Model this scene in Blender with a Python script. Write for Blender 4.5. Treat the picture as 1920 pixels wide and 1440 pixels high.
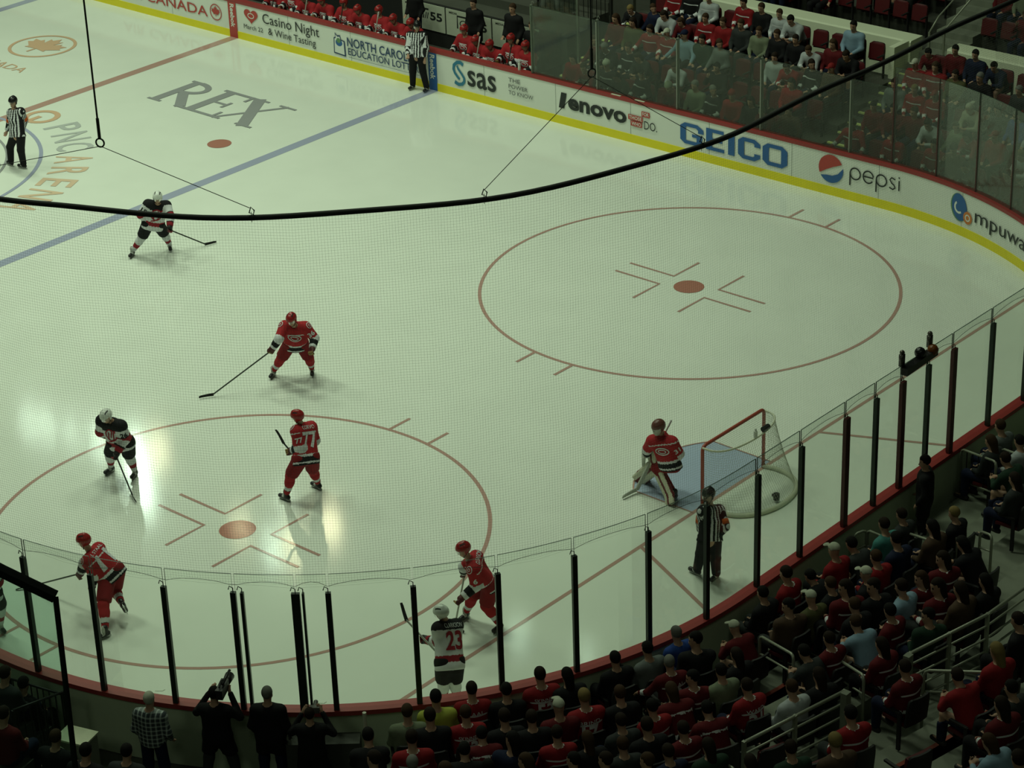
import bpy, bmesh, math, random
import numpy as np
from mathutils import Vector, Matrix
from mathutils.bvhtree import BVHTree
random.seed(7)
F = 0.3048
for o in list(bpy.data.objects): bpy.data.objects.remove(o)
scn = bpy.context.scene
COL = scn.collection

# ------------------------------------------------------------------ camera
CAM = np.array([49.970, -31.517, 21.327])
YAW, PIT, ROL = math.radians(131.811707), math.radians(-26.211673), math.radians(-2.046626)
FOC = 4514.465
fw = np.array([math.cos(PIT)*math.cos(YAW), math.cos(PIT)*math.sin(YAW), math.sin(PIT)])
_r = np.cross(fw, [0, 0, 1]); _r /= np.linalg.norm(_r); _u = np.cross(_r, fw)
RT = math.cos(ROL)*_r + math.sin(ROL)*_u
UP = -math.sin(ROL)*_r + math.cos(ROL)*_u
cd = bpy.data.cameras.new('camera'); cam = bpy.data.objects.new('camera', cd); COL.objects.link(cam)
cam.matrix_world = Matrix(((RT[0], UP[0], -fw[0], CAM[0]), (RT[1], UP[1], -fw[1], CAM[1]), (RT[2], UP[2], -fw[2], CAM[2]), (0, 0, 0, 1)))
cd.sensor_width = 36; cd.lens = FOC*36/1920; cd.clip_start = 0.2; cd.clip_end = 400
scn.camera = cam

# ------------------------------------------------------------------ world, colour, lamps
scn.view_settings.view_transform = 'Standard'; scn.view_settings.look = 'None'
scn.view_settings.gamma = 1; scn.view_settings.use_curve_mapping = False
scn.view_settings.exposure = 0.0
w = bpy.data.worlds.new('arena_air'); scn.world = w; w.use_nodes = True
w.node_tree.nodes['Background'].inputs[0].default_value = (0.55, 0.9, 0.5, 1)
w.node_tree.nodes['Background'].inputs[1].default_value = 0.012
LAMPC = (0.84, 1.0, 0.72)
def lamp(x, y, z, tx, ty, power, rad=0.35, cone=85, col=LAMPC):
    l = bpy.data.lights.new('arena_lamp', 'SPOT'); l.energy = power; l.shadow_soft_size = rad
    l.spot_size = math.radians(cone); l.spot_blend = 0.55; l.color = col
    o = bpy.data.objects.new('arena_lamp', l); COL.objects.link(o); o.location = (x, y, z)
    o.rotation_euler = (Vector((tx, ty, 0))-Vector((x, y, z))).to_track_quat('-Z', 'Y').to_euler()
PW = 2300
# the row of small bright floodlights over the far side: these are what the ice mirrors back
for x, y, k in [(-30.9, 26.2, .5), (-29.9, 26.4, .5), (-28.6, 26.7, .4), (-27, 27, .9), (-25.1, 27.5, 1.1), (-24.1, 27.9, .9), (-23.9, 26.4, 1.8),
                (-22.5, 25.5, 1.6), (-21.2, 24.6, 1.2), (-16.0, 27.8, .35), (-16.2, 25.4, .5), (-13.9, 25.0, .9), (-13.4, 27.8, 1.3), (-13.4, 25.7, 1.0),
                (-1.7, 26.1, .45), (1.3, 26.5, .3)]:
    lamp(x, y, 27.4, 18, -6, 230*k, .24, 60, col=(1.0, .95, 0.55) if x in (-24.1, -16.2, -13.4) else (0.74, 1.0, 0.76))
def softbox(x, y, sx, sy, power, tx=None, ty=None):
    l = bpy.data.lights.new('lamp_or_fill_bank', 'AREA'); l.energy = power; l.shape = 'RECTANGLE'; l.size = sx; l.size_y = sy; l.color = LAMPC; l.spread = math.radians(125)
    o = bpy.data.objects.new('lamp_or_fill_bank', l); COL.objects.link(o); o.location = (x, y, 26)
    o.rotation_euler = (Vector((tx if tx is not None else x, ty if ty is not None else y, 0))-Vector((x, y, 26))).to_track_quat('-Z', 'Y').to_euler()
for x, y, k in [(-14, -8, 1.1), (-14, 5, 1.2), (-2, -9, 1.0), (-2, 5, 1.2), (10, -9, .9), (10, 5, 1.0), (21, -6, .85), (21, 6, .8)]:
    softbox(x, y, 5, 3, PW*.306*k)
# dim fill lights, added to brighten the near seats and board backs
for x, y, tx, ty, p in [(46, -12, 34, -6, 70), (44, -30, 30, -18, 80), (28, -38, 22, -18, 150)]: softbox(x, y, 6, 6, p, tx, ty)

# ------------------------------------------------------------------ helpers
def hexc(r, g, b): return tuple(((c/255)/12.92 if c/255 <= .04045 else ((c/255+.055)/1.055)**2.4) for c in (r, g, b))
MATS = {}
def mat(name, col, rough=0.7, metal=0.0, noise=0.12, scale=12, spec=0.4, emit=None, alpha=None):
    if name in MATS: return MATS[name]
    m = bpy.data.materials.new(name); m.use_nodes = True; nt = m.node_tree; b = nt.nodes['Principled BSDF']
    b.inputs['Roughness'].default_value = rough; b.inputs['Metallic'].default_value = metal
    b.inputs['Specular IOR Level'].default_value = spec
    if noise > 0:
        tc = nt.nodes.new('ShaderNodeTexCoord'); n = nt.nodes.new('ShaderNodeTexNoise'); n.inputs['Scale'].default_value = scale
        n.inputs['Detail'].default_value = 3
        mx = nt.nodes.new('ShaderNodeMix'); mx.data_type = 'RGBA'
        mx.inputs[6].default_value = (*[c*(1-noise) for c in col], 1); mx.inputs[7].default_value = (*[min(1, c*(1+noise)) for c in col], 1)
        nt.links.new(tc.outputs['Object'], n.inputs['Vector']); nt.links.new(n.outputs['Fac'], mx.inputs[0]); nt.links.new(mx.outputs[2], b.inputs['Base Color'])
    else: b.inputs['Base Color'].default_value = (*col, 1)
    if emit: b.inputs['Emission Color'].default_value = (*emit[0], 1); b.inputs['Emission Strength'].default_value = emit[1]
    MATS[name] = m; return m
def glassmat(name, tint, haze, gloss=0.5, haze_col=(.5, .55, .5)):
    """clear pane: mostly transparent, a little uneven diffuse film, fresnel reflections"""
    m = bpy.data.materials.new(name); m.use_nodes = True; nt = m.node_tree; nt.nodes.clear(); N = nt.nodes.new
    out = N('ShaderNodeOutputMaterial'); tr = N('ShaderNodeBsdfTransparent'); tr.inputs[0].default_value = (*tint, 1)
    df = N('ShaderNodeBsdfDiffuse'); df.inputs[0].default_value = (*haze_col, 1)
    gl = N('ShaderNodeBsdfGlossy'); gl.inputs['Roughness'].default_value = .06
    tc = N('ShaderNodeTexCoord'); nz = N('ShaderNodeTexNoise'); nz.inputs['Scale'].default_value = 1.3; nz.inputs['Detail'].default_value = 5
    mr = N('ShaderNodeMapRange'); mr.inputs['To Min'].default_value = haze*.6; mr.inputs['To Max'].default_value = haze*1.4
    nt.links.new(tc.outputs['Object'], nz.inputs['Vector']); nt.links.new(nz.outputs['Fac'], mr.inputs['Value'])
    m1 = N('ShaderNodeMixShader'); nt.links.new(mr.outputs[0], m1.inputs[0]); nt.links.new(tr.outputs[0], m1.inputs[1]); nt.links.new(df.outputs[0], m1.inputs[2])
    fr = N('ShaderNodeFresnel'); fr.inputs[0].default_value = 1.4; mu = N('ShaderNodeMath'); mu.operation = 'MULTIPLY'; mu.inputs[1].default_value = gloss
    nt.links.new(fr.outputs[0], mu.inputs[0])
    m2 = N('ShaderNodeMixShader'); nt.links.new(mu.outputs[0], m2.inputs[0]); nt.links.new(m1.outputs[0], m2.inputs[1]); nt.links.new(gl.outputs[0], m2.inputs[2])
    nt.links.new(m2.outputs[0], out.inputs[0]); return m
def link(name, me, parent=None, loc=None):
    o = bpy.data.objects.new(name, me); COL.objects.link(o)
    if parent is not None:
        o.parent = parent; o.matrix_parent_inverse = parent.matrix_world.inverted() if parent.matrix_world != Matrix() else Matrix()
    return o
def tag(o, label, cat, group=None, kind=None):
    if label: o['label'] = label
    if cat: o['category'] = cat
    if group: o['group'] = group
    if kind: o['kind'] = kind
    return o
def empty(name, loc, label=None, cat=None, group=None, rz=0):
    o = bpy.data.objects.new(name, None); COL.objects.link(o); o.location = loc; o.rotation_euler = (0, 0, rz); o.empty_display_size = .2
    o.matrix_world = Matrix.Translation(loc) @ Matrix.Rotation(rz, 4, 'Z')
    return tag(o, label, cat, group)
class MB:
    """collects geometry (world coordinates) and builds ONE mesh object"""
    def __init__(s): s.v = []; s.f = []; s.m = []; s.cur = 0
    def add(s, vs, fs):
        b = len(s.v); s.v += [tuple(map(float, v)) for v in vs]; s.f += [tuple(i+b for i in f) for f in fs]; s.m += [s.cur]*len(fs); return s
    def box(s, c, size, ax=None, ay=None, az=None):
        c = Vector(c); ax = Vector(ax if ax is not None else (1, 0, 0)); az = Vector(az) if az is not None else None
        if ay is not None: ay = Vector(ay)
        else: ay = Vector((0, 1, 0)) if az is None else az.cross(ax)
        if az is None: az = ax.cross(ay)
        h = [d/2 for d in size]
        vs = [c+ax*(h[0]*i)+ay*(h[1]*j)+az*(h[2]*k) for i in (-1, 1) for j in (-1, 1) for k in (-1, 1)]
        return s.add(vs, [(0, 1, 3, 2), (4, 6, 7, 5), (0, 4, 5, 1), (2, 3, 7, 6), (0, 2, 6, 4), (1, 5, 7, 3)])
    def tube(s, pts, r, n=8, r2=None, closed=False):
        pts = [Vector(p) for p in pts]; L = len(pts); rings = []
        t0 = (pts[1]-pts[0]).normalized(); a = t0.orthogonal().normalized()
        for i, p in enumerate(pts):
            if closed: t = (pts[(i+1) % L]-pts[i-1]).normalized()
            else: t = (pts[min(i+1, L-1)]-pts[max(i-1, 0)]).normalized()
            a = (a-t*a.dot(t)).normalized(); b = t.cross(a); rr = r if r2 is None else r+(r2-r)*i/(L-1)
            rings.append([p+(a*math.cos(k*2*math.pi/n)+b*math.sin(k*2*math.pi/n))*rr for k in range(n)])
        vs = [v for R in rings for v in R]; fs = []
        for i in range(L if closed else L-1):
            for k in range(n):
                j = (i+1) % L; fs.append((i*n+k, i*n+(k+1) % n, j*n+(k+1) % n, j*n+k))
        if not closed: fs += [tuple(range(n))[::-1], tuple(range((L-1)*n, L*n))]
        return s.add(vs, fs)
    def prism(s, poly, z0, z1):
        n = len(poly); vs = [(x, y, z0) for x, y in poly]+[(x, y, z1) for x, y in poly]
        return s.add(vs, [tuple(range(n))[::-1], tuple(range(n, 2*n))]+[(i, (i+1) % n, n+(i+1) % n, n+i) for i in range(n)])
    def grid(s, rows):
        n = len(rows[0]); vs = [v for r in rows for v in r]
        return s.add(vs, [(i*n+k, i*n+k+1, (i+1)*n+k+1, (i+1)*n+k) for i in range(len(rows)-1) for k in range(n-1)])
    def sphere(s, c, r, nu=12, nv=8, sc=(1, 1, 1)):
        vs = [(c[0], c[1], c[2]+r*sc[2])]
        for i in range(1, nv):
            for k in range(nu):
                th = math.pi*i/nv; ph = 2*math.pi*k/nu; vs.append((c[0]+r*sc[0]*math.sin(th)*math.cos(ph), c[1]+r*sc[1]*math.sin(th)*math.sin(ph), c[2]+r*sc[2]*math.cos(th)))
        vs.append((c[0], c[1], c[2]-r*sc[2])); fs = [(0, 1+k, 1+(k+1) % nu) for k in range(nu)]
        for i in range(nv-2):
            for k in range(nu): a = 1+i*nu; fs.append((a+k, a+nu+k, a+nu+(k+1) % nu, a+(k+1) % nu))
        a = 1+(nv-2)*nu; fs += [(a+(k+1) % nu, a+k, len(vs)-1) for k in range(nu)]
        return s.add(vs, fs)
    def mesh(s, name, mats, smooth=False):
        me = bpy.data.meshes.new(name); me.from_pydata(s.v, [], s.f)
        for m in (mats if isinstance(mats, (list, tuple)) else [mats]): me.materials.append(m)
        if any(s.m): me.polygons.foreach_set('material_index', s.m)
        if smooth: me.polygons.foreach_set('use_smooth', [True]*len(s.f))
        me.update(); return me
    def build(s, name, mats, parent=None, smooth=False): return link(name, s.mesh(name, mats, smooth), parent)

def ray(u, v): return fw*FOC+RT*(u-960)+UP*(720-v)
def at(u, v, z):
    d = ray(u, v); t = (z-CAM[2])/d[2]; return Vector(CAM+t*d)
def atY(u, v, y):
    d = ray(u, v); t = (y-CAM[1])/d[1]; return Vector(CAM+t*d)
def atSlope(u, v, z0, d0, slope):
    """hit of the sight line with the raked seating plane (height z0 at distance d0 outside the boards)"""
    lo, hi = None, None; d = ray(u, v); prev = None
    for t in np.linspace(.002, .03, 1400):
        P = CAM+t*d; h = P[2]-(z0+slope*(bdist(P[0], P[1])-d0))
        if prev is not None and h <= 0 < prev: return Vector(P)
        prev = h
    return Vector(P)
# rink outline: rounded rectangle, metres
HX, HY, RC = 100*F, 42.5*F, 28*F
CX, CY = HX-RC, HY-RC
def bdist(x, y):
    ax, ay = x-CX, abs(y)-CY
    if ax > 0 and ay > 0: return math.hypot(ax, ay)-RC
    return max(ax, ay)-RC
XS = -22.0
S1 = CX-XS; QA = RC*math.pi/2; S2 = S1+QA; S3 = S2+2*CY; S4 = S3+QA; S5 = S4+(CX+14)
def BP(s, d=0.0):
    """point d outside the boards at path position s (far side -> far corner -> end -> near corner -> near side); returns x,y,tangent,normal"""
    if s < S1: return XS+s, HY+d, (1, 0), (0, 1)
    if s < S2: a = math.pi/2-(s-S1)/RC; c, q = math.cos(a), math.sin(a); return CX+(RC+d)*c, CY+(RC+d)*q, (q, -c), (c, q)
    if s < S3: return HX+d, CY-(s-S2), (0, -1), (1, 0)
    if s < S4: a = -(s-S3)/RC; c, q = math.cos(a), math.sin(a); return CX+(RC+d)*c, -CY+(RC+d)*q, (q, -c), (c, q)
    return CX-(s-S4), -HY-d, (-1, 0), (0, -1)
def S_of(x, y):
    """path position of a point"""
    if x > CX:
        if y > CY: return S1+RC*(math.pi/2-math.atan2(y-CY, x-CX))
        if y < -CY: return S3+RC*(-math.atan2(y+CY, x-CX))
        return S2+(CY-y)
    return x-XS if y > 0 else S4+(CX-x)
def srange(a, b, step=.35):
    n = max(1, int(math.ceil((b-a)/step))); return [a+(b-a)*i/n for i in range(n+1)]
def sweep(mb, a, b, prof, step=.35, close=False, caps=True):
    """sweeps a profile [(d,z),...] along the rink outline"""
    rows = []
    for s in srange(a, b, step):
        r = []
        for d, z in prof: x, y, _, _ = BP(s, d); r.append((x, y, z))
        if close: r.append(r[0])
        rows.append(r)
    mb.grid(rows)
    if close and caps:
        mb.add(rows[0][:-1], [tuple(range(len(prof)))]); mb.add(rows[-1][:-1], [tuple(range(len(prof)))[::-1]])
    return mb

# text and stroke helpers -> list of (verts2d, faces)
_tc = {}
def text2d(s, size=1.0, bold=0.0, spacing=1.0, xs=1.0, shear=0.0):
    key = (s, size, bold, spacing, xs, shear)
    if key in _tc: return _tc[key]
    cu = bpy.data.curves.new('t', 'FONT'); cu.body = s; cu.size = size; cu.offset = bold; cu.space_character = spacing; cu.shear = shear; cu.resolution_u = 3
    o = bpy.data.objects.new('t', cu); COL.objects.link(o); dg = bpy.context.evaluated_depsgraph_get(); dg.update()
    me = bpy.data.meshes.new_from_object(o.evaluated_get(dg)); vs = [(v.co.x*xs, v.co.y) for v in me.vertices]; fs = [tuple(p.vertices) for p in me.polygons]
    bpy.data.objects.remove(o); bpy.data.curves.remove(cu); bpy.data.meshes.remove(me); _tc[key] = (vs, fs); return vs, fs
def fit(shape, x0, x1, y0, y1):
    vs, fs = shape; X = [v[0] for v in vs]; Y = [v[1] for v in vs]; a, b, c, d = min(X), max(X), min(Y), max(Y)
    return [((v[0]-a)/(b-a)*(x1-x0)+x0, (v[1]-c)/(d-c)*(y1-y0)+y0, lay(v)) for v in vs], fs
def stroke(pts, w, closed=False, w2=None):
    n = len(pts); vs = []; P = [Vector((p[0], p[1])) for p in pts]
    for i, p in enumerate(P):
        if closed: t = P[(i+1) % n]-P[i-1]
        else: t = P[min(i+1, n-1)]-P[max(i-1, 0)]
        t.normalize(); nn = Vector((-t.y, t.x)); ww = w if w2 is None else w+(w2-w)*i/(n-1)
        vs += [tuple(p+nn*ww/2), tuple(p-nn*ww/2)]
    fs = [(2*i, 2*i+1, 2*((i+1) % n)+1, 2*((i+1) % n)) for i in range(n if closed else n-1)]; return vs, fs
def ellipse(cx, cy, rx, ry, n=40, a0=0, a1=360, rot=0):
    out = []
    for i in range(n+(a1-a0 != 360)):
        a = math.radians(a0+(a1-a0)*i/n); x, y = rx*math.cos(a), ry*math.sin(a); c, s_ = math.cos(math.radians(rot)), math.sin(math.radians(rot))
        out.append((cx+x*c-y*s_, cy+x*s_+y*c))
    return out
def disc(cx, cy, rx, ry, n=40, rot=0): return ellipse(cx, cy, rx, ry, n, rot=rot), [tuple(range(n))]
def poly(pts): return list(pts), [tuple(range(len(pts)))]
def merge(*shapes):
    # each piece keeps a layer number so that overlapping pieces are stacked like coats of paint
    V, Fs = [], []
    for k, (vs, fs) in enumerate(shapes): b = len(V); V += [(v[0], v[1], (v[2] if len(v) > 2 else 0)+k) for v in vs]; Fs += [tuple(i+b for i in f) for f in fs]
    return V, Fs
def lay(v): return v[2] if len(v) > 2 else 0
def xf(shape, dx=0, dy=0, s=1, rot=0):
    c, q = math.cos(rot)*s, math.sin(rot)*s; return [(v[0]*c-v[1]*q+dx, v[0]*q+v[1]*c+dy, lay(v)) for v in shape[0]], shape[1]
def flat(shape, z=.004): return [(v[0], v[1], z+lay(v)*.0005) for v in shape[0]], shape[1]
def proj(P):
    d = np.array(P, float)-CAM; z = d@fw
    return 960+FOC*(d@RT)/z, 720-FOC*(d@UP)/z
def s_at_u(u, z, a, b, d=.08):
    best = None
    for s in np.linspace(a, b, 1500):
        x, y, _, _ = BP(s, d); e = abs(proj((x, y, z))[0]-u)
        if best is None or e < best[0]: best = (e, s)
    return best[1]
def sz_at(u, v, a, b, d=.08, z0=3, z1=16):
    best = None
    for s in np.linspace(a, b, 400):
        x, y, _, _ = BP(s, d)
        p0, p1 = proj((x, y, z0)), proj((x, y, z1)); t = ((u-p0[0])*(p1[0]-p0[0])+(v-p0[1])*(p1[1]-p0[1]))/((p1[0]-p0[0])**2+(p1[1]-p0[1])**2)
        e = math.hypot(p0[0]+t*(p1[0]-p0[0])-u, p0[1]+t*(p1[1]-p0[1])-v)
        if best is None or e < best[0]: best = (e, s)
    s = best[1]; x, y, _, _ = BP(s, d)
    z = min(np.linspace(z0, z1, 1300), key=lambda z: abs(proj((x, y, z))[1]-v)); return s, z

# ------------------------------------------------------------------ ice sheet
def ice_mat(name, col, rough=.068):
    m = mat(name, col, rough, noise=.05, scale=.9, spec=.42); nt = m.node_tree; b = nt.nodes['Principled BSDF']
    tc = nt.nodes.new('ShaderNodeTexCoord'); n = nt.nodes.new('ShaderNodeTexNoise'); n.inputs['Scale'].default_value = 14; n.inputs['Detail'].default_value = 8; n.inputs['Roughness'].default_value = .7
    mp = nt.nodes.new('ShaderNodeMapping'); mp.inputs['Rotation'].default_value = (0, 0, .8); mp.inputs['Scale'].default_value = (1, 4, 1)
    bp = nt.nodes.new('ShaderNodeBump'); bp.inputs['Strength'].default_value = .009; bp.inputs['Distance'].default_value = .02
    nt.links.new(tc.outputs['Object'], mp.inputs[0]); nt.links.new(mp.outputs[0], n.inputs['Vector']); nt.links.new(n.outputs['Fac'], bp.inputs['Height']); nt.links.new(bp.outputs[0], b.inputs['Normal'])
    r = nt.nodes.new('ShaderNodeMapRange'); r.inputs['To Min'].default_value = rough*.8; r.inputs['To Max'].default_value = rough*1.5
    nt.links.new(n.outputs['Fac'], r.inputs['Value']); nt.links.new(r.outputs[0], b.inputs['Roughness'])
    b.inputs['IOR'].default_value = 1.31
    return m
M_ICE = ice_mat('ice_surface', (.72, .77, .70))
M_ICERED = ice_mat('red_line_paint', (.44, .28, .24)); M_ICEDOT = ice_mat('red_spot_paint', (.40, .18, .14)); M_ICEBLUE = ice_mat('blue_line_paint', (.34, .37, .50))
M_CREASE = ice_mat('crease_paint', (.38, .46, .60)); M_ICEGREY = ice_mat('grey_logo_paint', (.30, .31, .32)); M_ICEOR = ice_mat('orange_logo_paint', (.62, .42, .28))
outline = [BP(s)[:2] for s in srange(-8, S5+22, .4)]
outline = [p for p in outline]+[(XS-30, -HY), (XS-30, HY)]
ice = MB(); ice.add([(x, y, 0) for x, y in outline], [tuple(range(len(outline)))[::-1]])
ICE = ice.build('floor_ice', M_ICE); ICE['kind'] = 'structure'
PZ = [0]
def paint(name, shape, m, z=.003):
    PZ[0] += 1; b = MB(); b.add(*flat(shape, z+PZ[0]*.00012)); o = b.build(name, m, ICE)
    me = o.data
    if me.polygons and me.polygons[0].normal.z < 0: me.flip_normals()
    return o
def rect(x0, y0, x1, y1): return [(x0, y0), (x1, y0), (x1, y1), (x0, y1)], [(0, 1, 2, 3)]
GX = 89*F
yg = CY+math.sqrt(RC**2-(GX-CX)**2)
paint('goal_line', rect(GX-.04, -yg, GX+.04, yg), M_ICERED)
paint('blue_line', rect(25*F, -HY, 26*F, HY), M_ICEBLUE)
paint('centre_line', rect(-.15, -HY, .15, HY), M_ICERED)
paint('blue_line', rect(-26*F, -HY, -25*F, HY), M_ICEBLUE)
for sy in (-1, 1):
    paint('trapezoid_line', stroke([(GX, sy*9*F), (HX, sy*14*F)], .075), M_ICERED)
    cy = sy*22*F; cx = 69*F
    paint('faceoff_circle', stroke(ellipse(cx, cy, 14.92*F, 14.92*F, 120), .075, True), M_ICERED)
    paint('faceoff_spot', disc(cx, cy, .335, .335), M_ICEDOT, .004)
    paint('faceoff_spot', disc(20*F, cy, .31, .31), M_ICEDOT, .004)
    paint('faceoff_spot', disc(-20*F, cy, .31, .31), M_ICEDOT, .004)
    for hx in (67.25*F, 70.55*F):
        for q in (-1, 1):
            y0 = cy+q*14.8*F; paint('hash_mark', rect(hx-.035, min(y0, y0+q*.6), hx+.035, max(y0, y0+q*.6)), M_ICERED)
    for a in (-1, 1):
        for c in (-1, 1):
            x0, y0 = cx+a*.61, cy+c*.26
            paint('faceoff_bracket', stroke([(x0+a*1.22, y0), (x0, y0), (x0, y0+c*.92)], .065), M_ICERED)
# crease
cr = [(GX, -1.22), (GX-1.37, -1.22)]
r6 = 6*F
a0 = math.asin(1.22/r6)
cr += [(GX-r6*math.cos(a), r6*math.sin(a)) for a in np.linspace(-a0, a0, 16)]+[(GX-1.37, 1.22), (GX, 1.22)]
paint('goal_crease', poly(cr), M_CREASE, -.0035)
paint('goal_crease_outline', stroke([cr[0], (GX-1.37, -1.22)]+cr[2:-2]+[(GX-1.37, 1.22), cr[-1]], .03), M_ICERED, .005)
# centre ice
paint('centre_circle', stroke(ellipse(0, 0, 15*F, 15*F, 120), .10, True), M_ICEBLUE)
paint('centre_ring', stroke(ellipse(0, 0, 12.2*F, 12.2*F, 100), .07, True), M_ICEGREY)
def arctext(s, r0, h, a0, a1, m):
    n = len(s)
    for i, ch in enumerate(s):
        if ch == ' ': continue
        a = a0+(a1-a0)*i/(n-1); v, f = fit(text2d(ch, 1, .01), -.26 if ch != 'N' else -.3, .26 if ch != 'N' else .3, 0, h)
        c, q = math.cos(a), math.sin(a)
        paint('ice_lettering', ([(c*(r0+p[1])+q*p[0], q*(r0+p[1])-c*p[0]) for p in v], f), m)
M_ICEPALE = ice_mat('pale_grey_logo_paint', (.45, .48, .47)); M_ICEPALEO = ice_mat('pale_orange_logo_paint', (.66, .50, .36))
arctext('PNC', 4.95, .95, math.radians(69.5), math.radians(53.5), M_ICEPALE)
arctext('ARENA', 4.95, .95, math.radians(44), math.radians(9.5), M_ICEPALEO)
paint('ice_lettering', stroke(ellipse(.75, 5.3, .42, .42, 24), .16, True), M_ICEOR); paint('ice_lettering', rect(.62, 4.7, .78, 5.3), M_ICEOR)
paint('ice_lettering', stroke(ellipse(1.2, 1.2, 1.9, 1.1, 50, rot=30), .12, True), M_ICEGREY)
# REX lettering (serif capitals)
def bar(x0, y0, x1, y1): return rect(x0, y0, x1, y1)
H = 1.72
Rr = merge(bar(.05, 0, .55, .1), bar(.15, 0, .42, H), bar(.05, H-.1, .42, H), stroke(ellipse(.42, H-.45, .55, .38, 16, 90, -90), .18), bar(.42, H-.16, .5, H), stroke([(.55, H-.85), (1.3, .06)], .30), bar(1.1, 0, 1.5, .1))
Ee = merge(bar(1.35, 0, 2.6, .12), bar(1.5, 0, 1.8, H), bar(1.35, H-.12, 2.5, H), bar(1.8, H*.48, 2.25, H*.48+.1), bar(2.2, H*.38, 2.3, H*.62), bar(2.5, 0, 2.6, .42), bar(2.4, H-.4, 2.5, H))
Xx = merge(stroke([(2.65, H), (3.75, 0)], .34), stroke([(3.75, H), (2.6, 0)], .11), bar(2.45, H-.09, 3.05, H), bar(3.45, H-.09, 4.05, H), bar(2.35, 0, 2.85, .09), bar(3.45, 0, 4.05, .09))
for nm, sh in (('R', Rr), ('E', Ee), ('X', Xx)): paint('ice_lettering', xf(sh, 1.85, 7.95), M_ICEGREY)
def leaf(cx, cy, r):
    h = [(0, 1), (.17, .68), (.36, .78), (.27, .32), (.55, .58), (.6, .42), (.95, .46), (.82, .2), (1, .08), (.52, -.28), (.58, -.44), (.05, -.36), (.05, -.8)]
    return poly([(cx+x*r, cy+y*r) for x, y in h]+[(cx-x*r, cy+y*r) for x, y in h[::-1][:-1]])
paint('ice_logo', stroke(ellipse(-3.95, 9.15, .93, .93, 60), .1, True), M_ICEOR)
paint('ice_logo', leaf(-3.95, 9.15, .72), M_ICEOR)
paint('ice_lettering', fit(text2d('AIR CANADA', 1), -6.2, -2.6, 7.25, 7.62), M_ICEOR)

# ------------------------------------------------------------------ boards
M_BW = mat('white_board', (.74, .78, .72), .35, noise=.03, scale=2); M_YEL = mat('yellow_kick_plate', (.80, .70, .02), .45, noise=.06, scale=3)
M_CAPR = mat('red_dasher_cap', (.30, .038, .036), .4, noise=.08, scale=4); M_BOUT = mat('board_back', (.48, .55, .40), .6, noise=.15, scale=1.5)
BOARDS = empty('dasher_boards', (0, 0, 0)); BOARDS['kind'] = 'structure'; BOARDS['label'] = 'white dasher boards with a red cap and yellow kick plate round the ice'
A, B_ = -6, S5+14
sweep(MB(), A, B_, [(0, .2), (0, 1.05)], .25).build('board_face', M_BW, BOARDS)
sweep(MB(), A, B_, [(-.012, 0), (-.012, .215), (0, .215), (0, 0)], .25, True).build('kick_plate', M_YEL, BOARDS)
sweep(MB(), A, B_, [(-.02, 1.05), (-.02, 1.13), (.19, 1.13), (.19, 1.05)], .25, True).build('board_cap', M_CAPR, BOARDS)
sweep(MB(), A, B_, [(.14, 1.05), (.14, 0)], .25).build('board_back', M_BOUT, BOARDS)
# a few seams of the board panels
mb = MB()
for s in np.arange(-5, S5, 2.44):
    x, y, t, n = BP(s, -.003); mb.box((x, y, .63), (.012, .006, .82), (t[0], t[1], 0), (n[0], n[1], 0))
mb.build('board_seam', mat('board_seam_grey', (.4, .43, .4)), BOARDS)

C_BLUE = mat('ad_blue', (.03, .12, .34), .5, noise=0); C_NAVY = mat('ad_navy', (.02, .05, .13), .5, noise=0); C_BLK = mat('ad_black', (.02, .025, .025), .5, noise=0)
C_RED = mat('ad_red', (.45, .06, .05), .5, noise=0); C_GRY = mat('ad_grey', (.16, .17, .17), .5, noise=0); C_TEAL = mat('ad_teal', (.03, .18, .30), .5, noise=0)
C_WHT = mat('ad_white', (.72, .76, .72), .5, noise=0); C_ORG = mat('ad_orange', (.62, .20, .05), .5, noise=0); C_GRN = mat('ad_green', (.12, .26, .12), .5, noise=0)
def ad(name, *layers, s_shift=-XS):
    """layers of (shape in (x,z) on the far boards, material); x is metres along the far boards"""
    b = MB(); mats = []
    for i, (sh, m) in enumerate(layers):
        if m not in mats: mats.append(m)
        b.cur = mats.index(m)
        vs = []
        for q in sh[0]: X, Y, _, _ = BP(q[0]+s_shift, -.016-.002*i-.0006*lay(q)); vs.append((X, Y, q[1]))
        b.add(vs, sh[1])
    return b.build(name, mats, BOARDS)
T = lambda s, x0, x1, z0, z1, bold=0.0, shear=0.0: fit(text2d(s, 1, bold, shear=shear), x0, x1, z0, z1)
def vert(s, x0, x1, z0, z1, bold=.01):
    v, f = fit(text2d(s, 1, bold), 0, z1-z0, 0, x1-x0); return [(x0+p[1], z1-p[0]) for p in v], f
ad('advertisement', (T('AIR CANADA', -4.9, -1.05, .42, .72, .004), C_RED))
ad('advertisement', (stroke(ellipse(-.70, .62, .23, .23), .03, True), C_RED), (leaf(-.70, .63, .18), C_RED))
ad('red_line_stripe', (rect(-.16, 0, .17, 1.05), C_RED), (vert('Reebok', -.08, .09, .3, 1.0, .03), C_WHT))
ad('blue_line_stripe', (rect(7.62, 0, 7.92, 1.05), C_BLUE), (vert('Reebok', 7.68, 7.86, .3, 1.0, .03), C_WHT))
heart = [(.78+.28*16*math.sin(t)**3/16, .78+.19*(13*math.cos(t)-5*math.cos(2*t)-2*math.cos(3*t)-math.cos(4*t))/13) for t in np.linspace(0, 2*math.pi, 36, endpoint=False)]
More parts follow.
